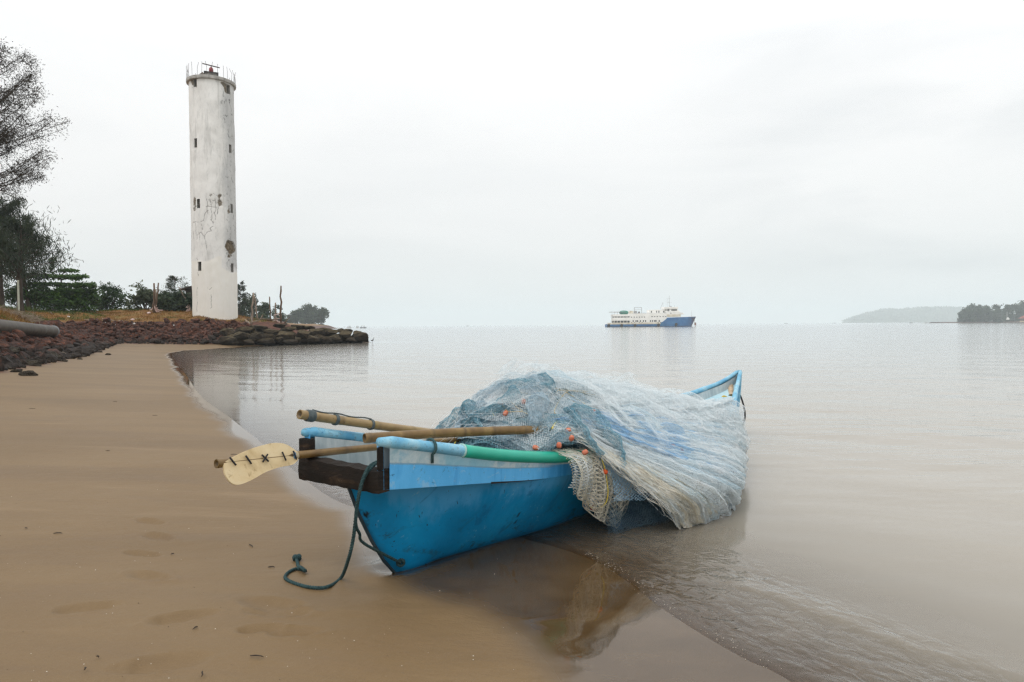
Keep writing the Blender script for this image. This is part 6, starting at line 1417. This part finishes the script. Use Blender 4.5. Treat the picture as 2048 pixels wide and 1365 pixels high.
    b = MB(); b.tube([(fx(1840), Y-.6, fz(540)), (fx(1858), Y-1.2, fz(640)), (fx(1862), Y-1.6, -.5)], .07, 5); b.box((fx(1856), Y-1.2, fz(640)), (.9, .4, 1.6)); b.build('anchor', mat('rusty_anchor', (.12,.05,.03), (.22,.09,.06), 2, .85), root)
def make_far():
    m_w = mat('small_boat_white', (.45,.46,.46), (.6,.6,.6), 1, .6); m_d = mat('small_boat_dark', (.05,.06,.07), (.12,.13,.14), 1, .7)
    def boat(px, py, Y, L, lab, cabin=True, roof=True):
        p = at(px, py, Y); p.z = 0; root = empty('small_boat', p, lab, 'boat', 'small boats far off')
        b = MB(); xs = np.linspace(-1, 1, 11)
        for s_ in (-1, 1): b.grid([[Vector((p.x+x*L*.5*(1 if q else .86), p.y+s_*L*.14*(1-abs(x)**2.5)*(1 if q else .6), .75*q*(1+.35*x*x)-.1)) for q in (0, 1)] for x in xs])
        b.build('hull', m_d if not cabin else m_w, root)
        if roof:
            b = MB(); b.box((p.x-.05*L, p.y, 1.9), (L*.55, L*.24, .14)); b.build('awning', m_w, root)
            b = MB()
            for x in (-.28, 0, .18):
                for s_ in (-1, 1): b.tube([(p.x+x*L, p.y+s_*L*.11, .5), (p.x+x*L, p.y+s_*L*.11, 1.85)], .07, 4)
            b.build('awning_post', m_d, root)
        else:
            b = MB(); b.tube([(p.x, p.y, .3), (p.x, p.y, 1.9)], [.22,.16], 6); b.build('mast', m_d, root)
    boat(699, 652, 560, 4.2, 'small canopied boat, leftmost of the three off the headland'); boat(715, 652, 590, 3.0, 'smallest canopied boat, in the middle of the three off the headland'); boat(726.5, 652, 540, 5.2, 'widest dark-sided canopied boat of the three off the headland', False)
    boat(935, 652, 1500, 7, 'speck of a boat on the horizon left of the ferry', False, False); boat(1572, 648, 1300, 7, 'speck of a boat on the horizon right of the ferry', False, False); boat(1668, 646, 1500, 9, 'low dark boat just left of the blue headland', False, False); boat(1822, 646, 900, 4.5, 'tiny open boat in front of the blue headland', False, False); boat(1852, 646, 850, 5.0, 'tiny white launch near the wooded spit', True, False)
    # egrets on the water's edge beyond the jetty tip
    m_e = mat('egret_grey', (.05,.05,.055), (.12,.12,.13), 20, .8)
    for px, py, h, lab in ((745, 684, .55, 'slim wading bird with its neck raised, standing off the jetty tip'), (737.5, 684, .28, 'small crouching bird between the jetty tip and the wading bird')):
        p = at(px, py, 63); p.z = 0; b = MB(); b.smooth = True; k = h
        b.tube([p+Vector((-.28*k,0,.42*k)), p+Vector((-.12*k,0,.50*k)), p+Vector((.08*k,0,.56*k)), p+Vector((.16*k,0,.66*k)), p+Vector((.13*k,0,.82*k)), p+Vector((.19*k,0,.95*k)), p+Vector((.34*k,0,.92*k))], [.02*k,.11*k,.12*k,.05*k,.03*k,.04*k,.008*k], 8)
        for s_ in (-1, 1): b.tube([p+Vector((0,.03*s_*k,.5*k)), p+Vector((.01*k,.03*s_*k,.22*k)), p+Vector((0,.03*s_*k,-.05))], .013*k, 5)
        o = b.build('wading_bird', m_e, None, loc=p); tag(o, lab, 'bird', 'birds off the jetty')
    # far blue headland
    Yh = 3300; n = 160; m = 14; prof_x = [1682,1700,1715,1740,1765,1790,1815,1835,1860,1890,1920,1960,2000,2060,2150,2300]; prof_y = [645,637,630,624,618,616,616,612.5,613,613.5,613,614.5,617,616,612,606]
    fy = spline(prof_x, prof_y); pxs = np.linspace(1684, 2300, n); V = []; 
    for k in range(m):
        q = k/(m-1); 
        for x in pxs:
            p = at(x, 646, Yh); zt = max(at(x, float(fy(x)), Yh).z, 0); s_ = math.sin(min(q*1.15, 1)*math.pi/2) if q < .87 else 1-.2*(q-.87)/.13; 
            yy = Yh-250+q*700; nz = 6*fbm(np.array([[x*.05, q*5]]), 1.3, 3, 4)[0]*min(1, zt/40); V.append((p.x*(yy/Yh), yy, zt*s_+nz*s_-1))
    i = np.arange(m-1)[:,None]*n+np.arange(n-1)[None,:]; F = np.stack([i, i+1, i+n+1, i+n], -1).reshape(-1, 4)
    hill_m = mat('wooded_hillside', (.018,.030,.014), (.045,.060,.028), .012, .9, .1, .8, .05, 8); o = put(np_mesh(V, F, True), 'hills', hill_m); tag(o, kind='structure')
    # tree cover on the hill: one far wood
    rg = np.random.default_rng(14); Va = np.array(V).reshape(m, n, 3); C = []
    for q in range(2600):
        a = rg.uniform(0, m-2); c = rg.uniform(0, n-2); p = Va[int(a), int(c)]; 
        if p[2] < 6: continue
        for u in range(5): C.append((p[0]+rg.normal(0,5), p[1]+rg.normal(0,5), p[2]+rg.uniform(-1,5)))
    C = np.array(C); Vq, Fq = leaf_quads(C, 7.0, rg, aspect=.8); o = put(np_mesh(Vq, Fq, False, {'var': np.repeat(rg.random(len(C)), 4)}), 'hill_wood', LM['mid']); tag(o, 'hazy blue wood covering the far headland', 'wood', None, 'stuff')
    # wooded spit on the right
    Ys = 760; b = MB(); pts = []
    P = [[(at(x, 646, Ys).x, Ys-25+60*q, (1.6 if x > 1895 else .5)*math.sin(min(q*2.2,1)*1.57)*min(1, (x-1850)/40)+(1.2*max(0,(x-2000)/60))*q-.3) for q in np.linspace(0, 1, 6)] for x in np.linspace(1850, 2350, 80)]
    b.grid([r[::-1] for r in P]); b.grid(P); o = b.build('spit_land', mat('rocky_spit', (.05,.03,.022), (.13,.085,.06), .3, .9), None); tag(o, kind='structure')
    tr = [(1926,617,13),(1940,613,15),(1955,610.5,16),(1972,613,15),(1988,611,15),(2003,610,16),(2018,612,14),(2034,609,15),(2052,606,16),(2070,603,17),(1932,628,12),(1960,624,14),(1995,622,14)]
    wd = ['with a rough leafy edge at the end of the wood','leaning slightly seaward, second from the end','with the domed crown, third from the end','fourth along the wooded spit, behind the low bushes','fifth along the wooded spit, near the middle','with the highest crown of the middle wood','standing behind the pale flagpole','left of the tall palm on the spit','behind the red-roofed house','at the right frame edge behind the house','low bushy one in front at the seaward end','low bushy one in front of the domed crown','low bushy one in front of the middle wood']
    for k, (x, ty, w) in enumerate(tr):
        Yq = Ys+(k % 3)*9-(12 if k > 9 else 0); bs = at(x, 645, Yq); bs.z = 1.0; kk = Yq/1365; h = at(x, ty, Yq).z-bs.z; r2 = np.random.default_rng(300+k); L = []
        for i_ in range(11):
            f = r2.random(); L.append((Vector((r2.uniform(-1,1)*w*kk*(1-f*.5), r2.uniform(-.5,.5)*w*kk, h*(.12+.74*f))), (w*kk*.5, w*kk*.45, h*.24)))
        bush(bs, L, 'hazy spit tree '+wd[k], 'tree', 320+k, m='mid', leaf=1.9, dens=26, name='spit_tree', group='trees of the right-hand spit', shell=.3)
    # palm
    bs = at(2043, 645, Ys-20); bs.z = 1.2; topp = at(2044, 603, Ys-20); root = empty('coconut_palm', bs, 'coconut palm standing above the red-roofed house on the spit', 'palm'); b = MB(); b.smooth = True; b.tube([bs, bs.lerp(topp, .5)+Vector((.5,0,0)), topp], [.28,.22,.18], 7); b.build('trunk', LM['bark'], root); C = []; V = []
    r2 = np.random.default_rng(5)
    for k in range(20):
        a = 2*math.pi*k/20+r2.normal(0,.1); e = r2.uniform(-.2, 1.0); L = r2.uniform(3.8, 5.2); pr = None
        for q in np.linspace(0, 1, 9):
            p = topp+Vector((math.cos(a)*L*q*math.cos(e*(1-q)), math.sin(a)*L*q, L*(math.sin(e)*q-.75*q*q))); w = .75*math.sin(min(q*1.4+.25, 1)*1.57)*(1-q*.7); s_ = Vector((-math.sin(a), math.cos(a), 0))*w
            if pr is not None: V += [pr[0]-pr[1], pr[0]+pr[1]-Vector((0,0,.3)), p+s_-Vector((0,0,.3)), p-s_]
            pr = (p, s_)
    V = np.array([tuple(v) for v in V]); put(np_mesh(V-np.array(tuple(bs)), np.arange(len(V)).reshape(-1,4), False, {'var': np.repeat(r2.random(len(V)//4), 4)}), 'crown', LM['palm'], root)
    # house, poles, boat drawn up
    bs = at(2052, 640, Ys-22); bs.z = 1.6; root = empty('red_roofed_house', bs, 'long low house with a red tiled roof at the right edge of the spit', 'house'); b = MB(); b.box(bs+Vector((3,0,1.6)), (14, 7, 3.2)); b.build('wall', mat('brown_house_wall', (.16,.09,.08), (.24,.15,.13), .4, .9), root)  # wall in one dull mottled red-brown
    b = MB(); c = bs+Vector((3,0,3.2)); b.prism([c+Vector((-8.5,-5,-.3)), c+Vector((-8.5,5,-.3)), c+Vector((-6,0,2.6))], (17, 0, 0)); b.build('roof', mat('red_roof_tiles', (.24,.06,.045), (.36,.10,.07), .5, .85), root)
    b = MB(); b.box(bs+Vector((-1,-3.55,1.2)), (1.4, .1, 2.2)); b.build('door', m_d, root)
    for k, (x, y0, y1, lab, m_) in enumerate(((2014, 639, 624, 'white flagpole standing on the low shore of the spit', m_w), (2004, 639, 621, 'thin dark post left of the white flagpole', m_d), (2029, 641, 624, 'dark mooring post between the flagpole and the house', m_d))):
        p = at(x, y0, Ys-24); b = MB(); b.tube([p-Vector((0,0,1)), at(x, y1, Ys-24)], [.22,.14], 6); o = b.build('shore_post', m_, None, loc=p); tag(o, lab, 'post')
    p = at(2017, 638, Ys-25); b = MB(); b.prism([p+Vector((-1.4,0,-1)), p+Vector((1.2,0,-1)), p+Vector((1.0,0,.4)), p+Vector((0,0,1.5)), p+Vector((-.9,0,.5))], (0,1.8,0)); o = b.build('shore_tent', mat('white_canvas', (.66,.66,.64), (.78,.78,.76), .5, .8), None, loc=p); tag(o, 'tiny white pointed tent beside the white flagpole on the spit', 'tent')
    p = at(2046, 643, Ys-26); p.z = .7; root = empty('small_boat', p, 'pale boat drawn up on the shore below the red-roofed house', 'boat', 'small boats far off'); b = MB()
    for s_ in (-1, 1): b.grid([[Vector((p.x+x*4*(1 if q else .85), p.y+s_*.9*(1-abs(x)**2.5), p.z+q*1.0*(1+.3*x*x))) for q in (0, 1)] for x in np.linspace(-1, 1, 9)])
    b.build('hull', mat('tan_boat_hull', (.45,.38,.24), (.6,.52,.36), .8, .7), root)
make_terrain(); make_water(); make_boat(); make_gear(); make_net(); make_tower(); make_plants(); make_stones(); make_bank_things(); make_beach_bits(); make_ferry(); make_far(); make_haze()
# ------------------------------------------------------------------ render settings
SC.render.engine = 'CYCLES'; SC.cycles.use_denoising = True; SC.cycles.denoiser = 'OPENIMAGEDENOISE'; SC.cycles.denoising_prefilter = 'NONE'; SC.cycles.denoising_input_passes = 'RGB_ALBEDO_NORMAL'
SC.cycles.max_bounces = 10; SC.cycles.diffuse_bounces = 6; SC.cycles.glossy_bounces = 3; SC.cycles.transparent_max_bounces = 16; SC.cycles.filter_width = 1.4; SC.cycles.transmission_bounces = 4; SC.cycles.volume_bounces = 1
SC.cycles.caustics_reflective = False; SC.cycles.caustics_refractive = False; SC.cycles.sample_clamp_indirect = 6
SC.view_settings.view_transform = 'Standard'; SC.view_settings.look = 'None'; SC.view_settings.exposure = 0.0; SC.view_settings.gamma = 1.0
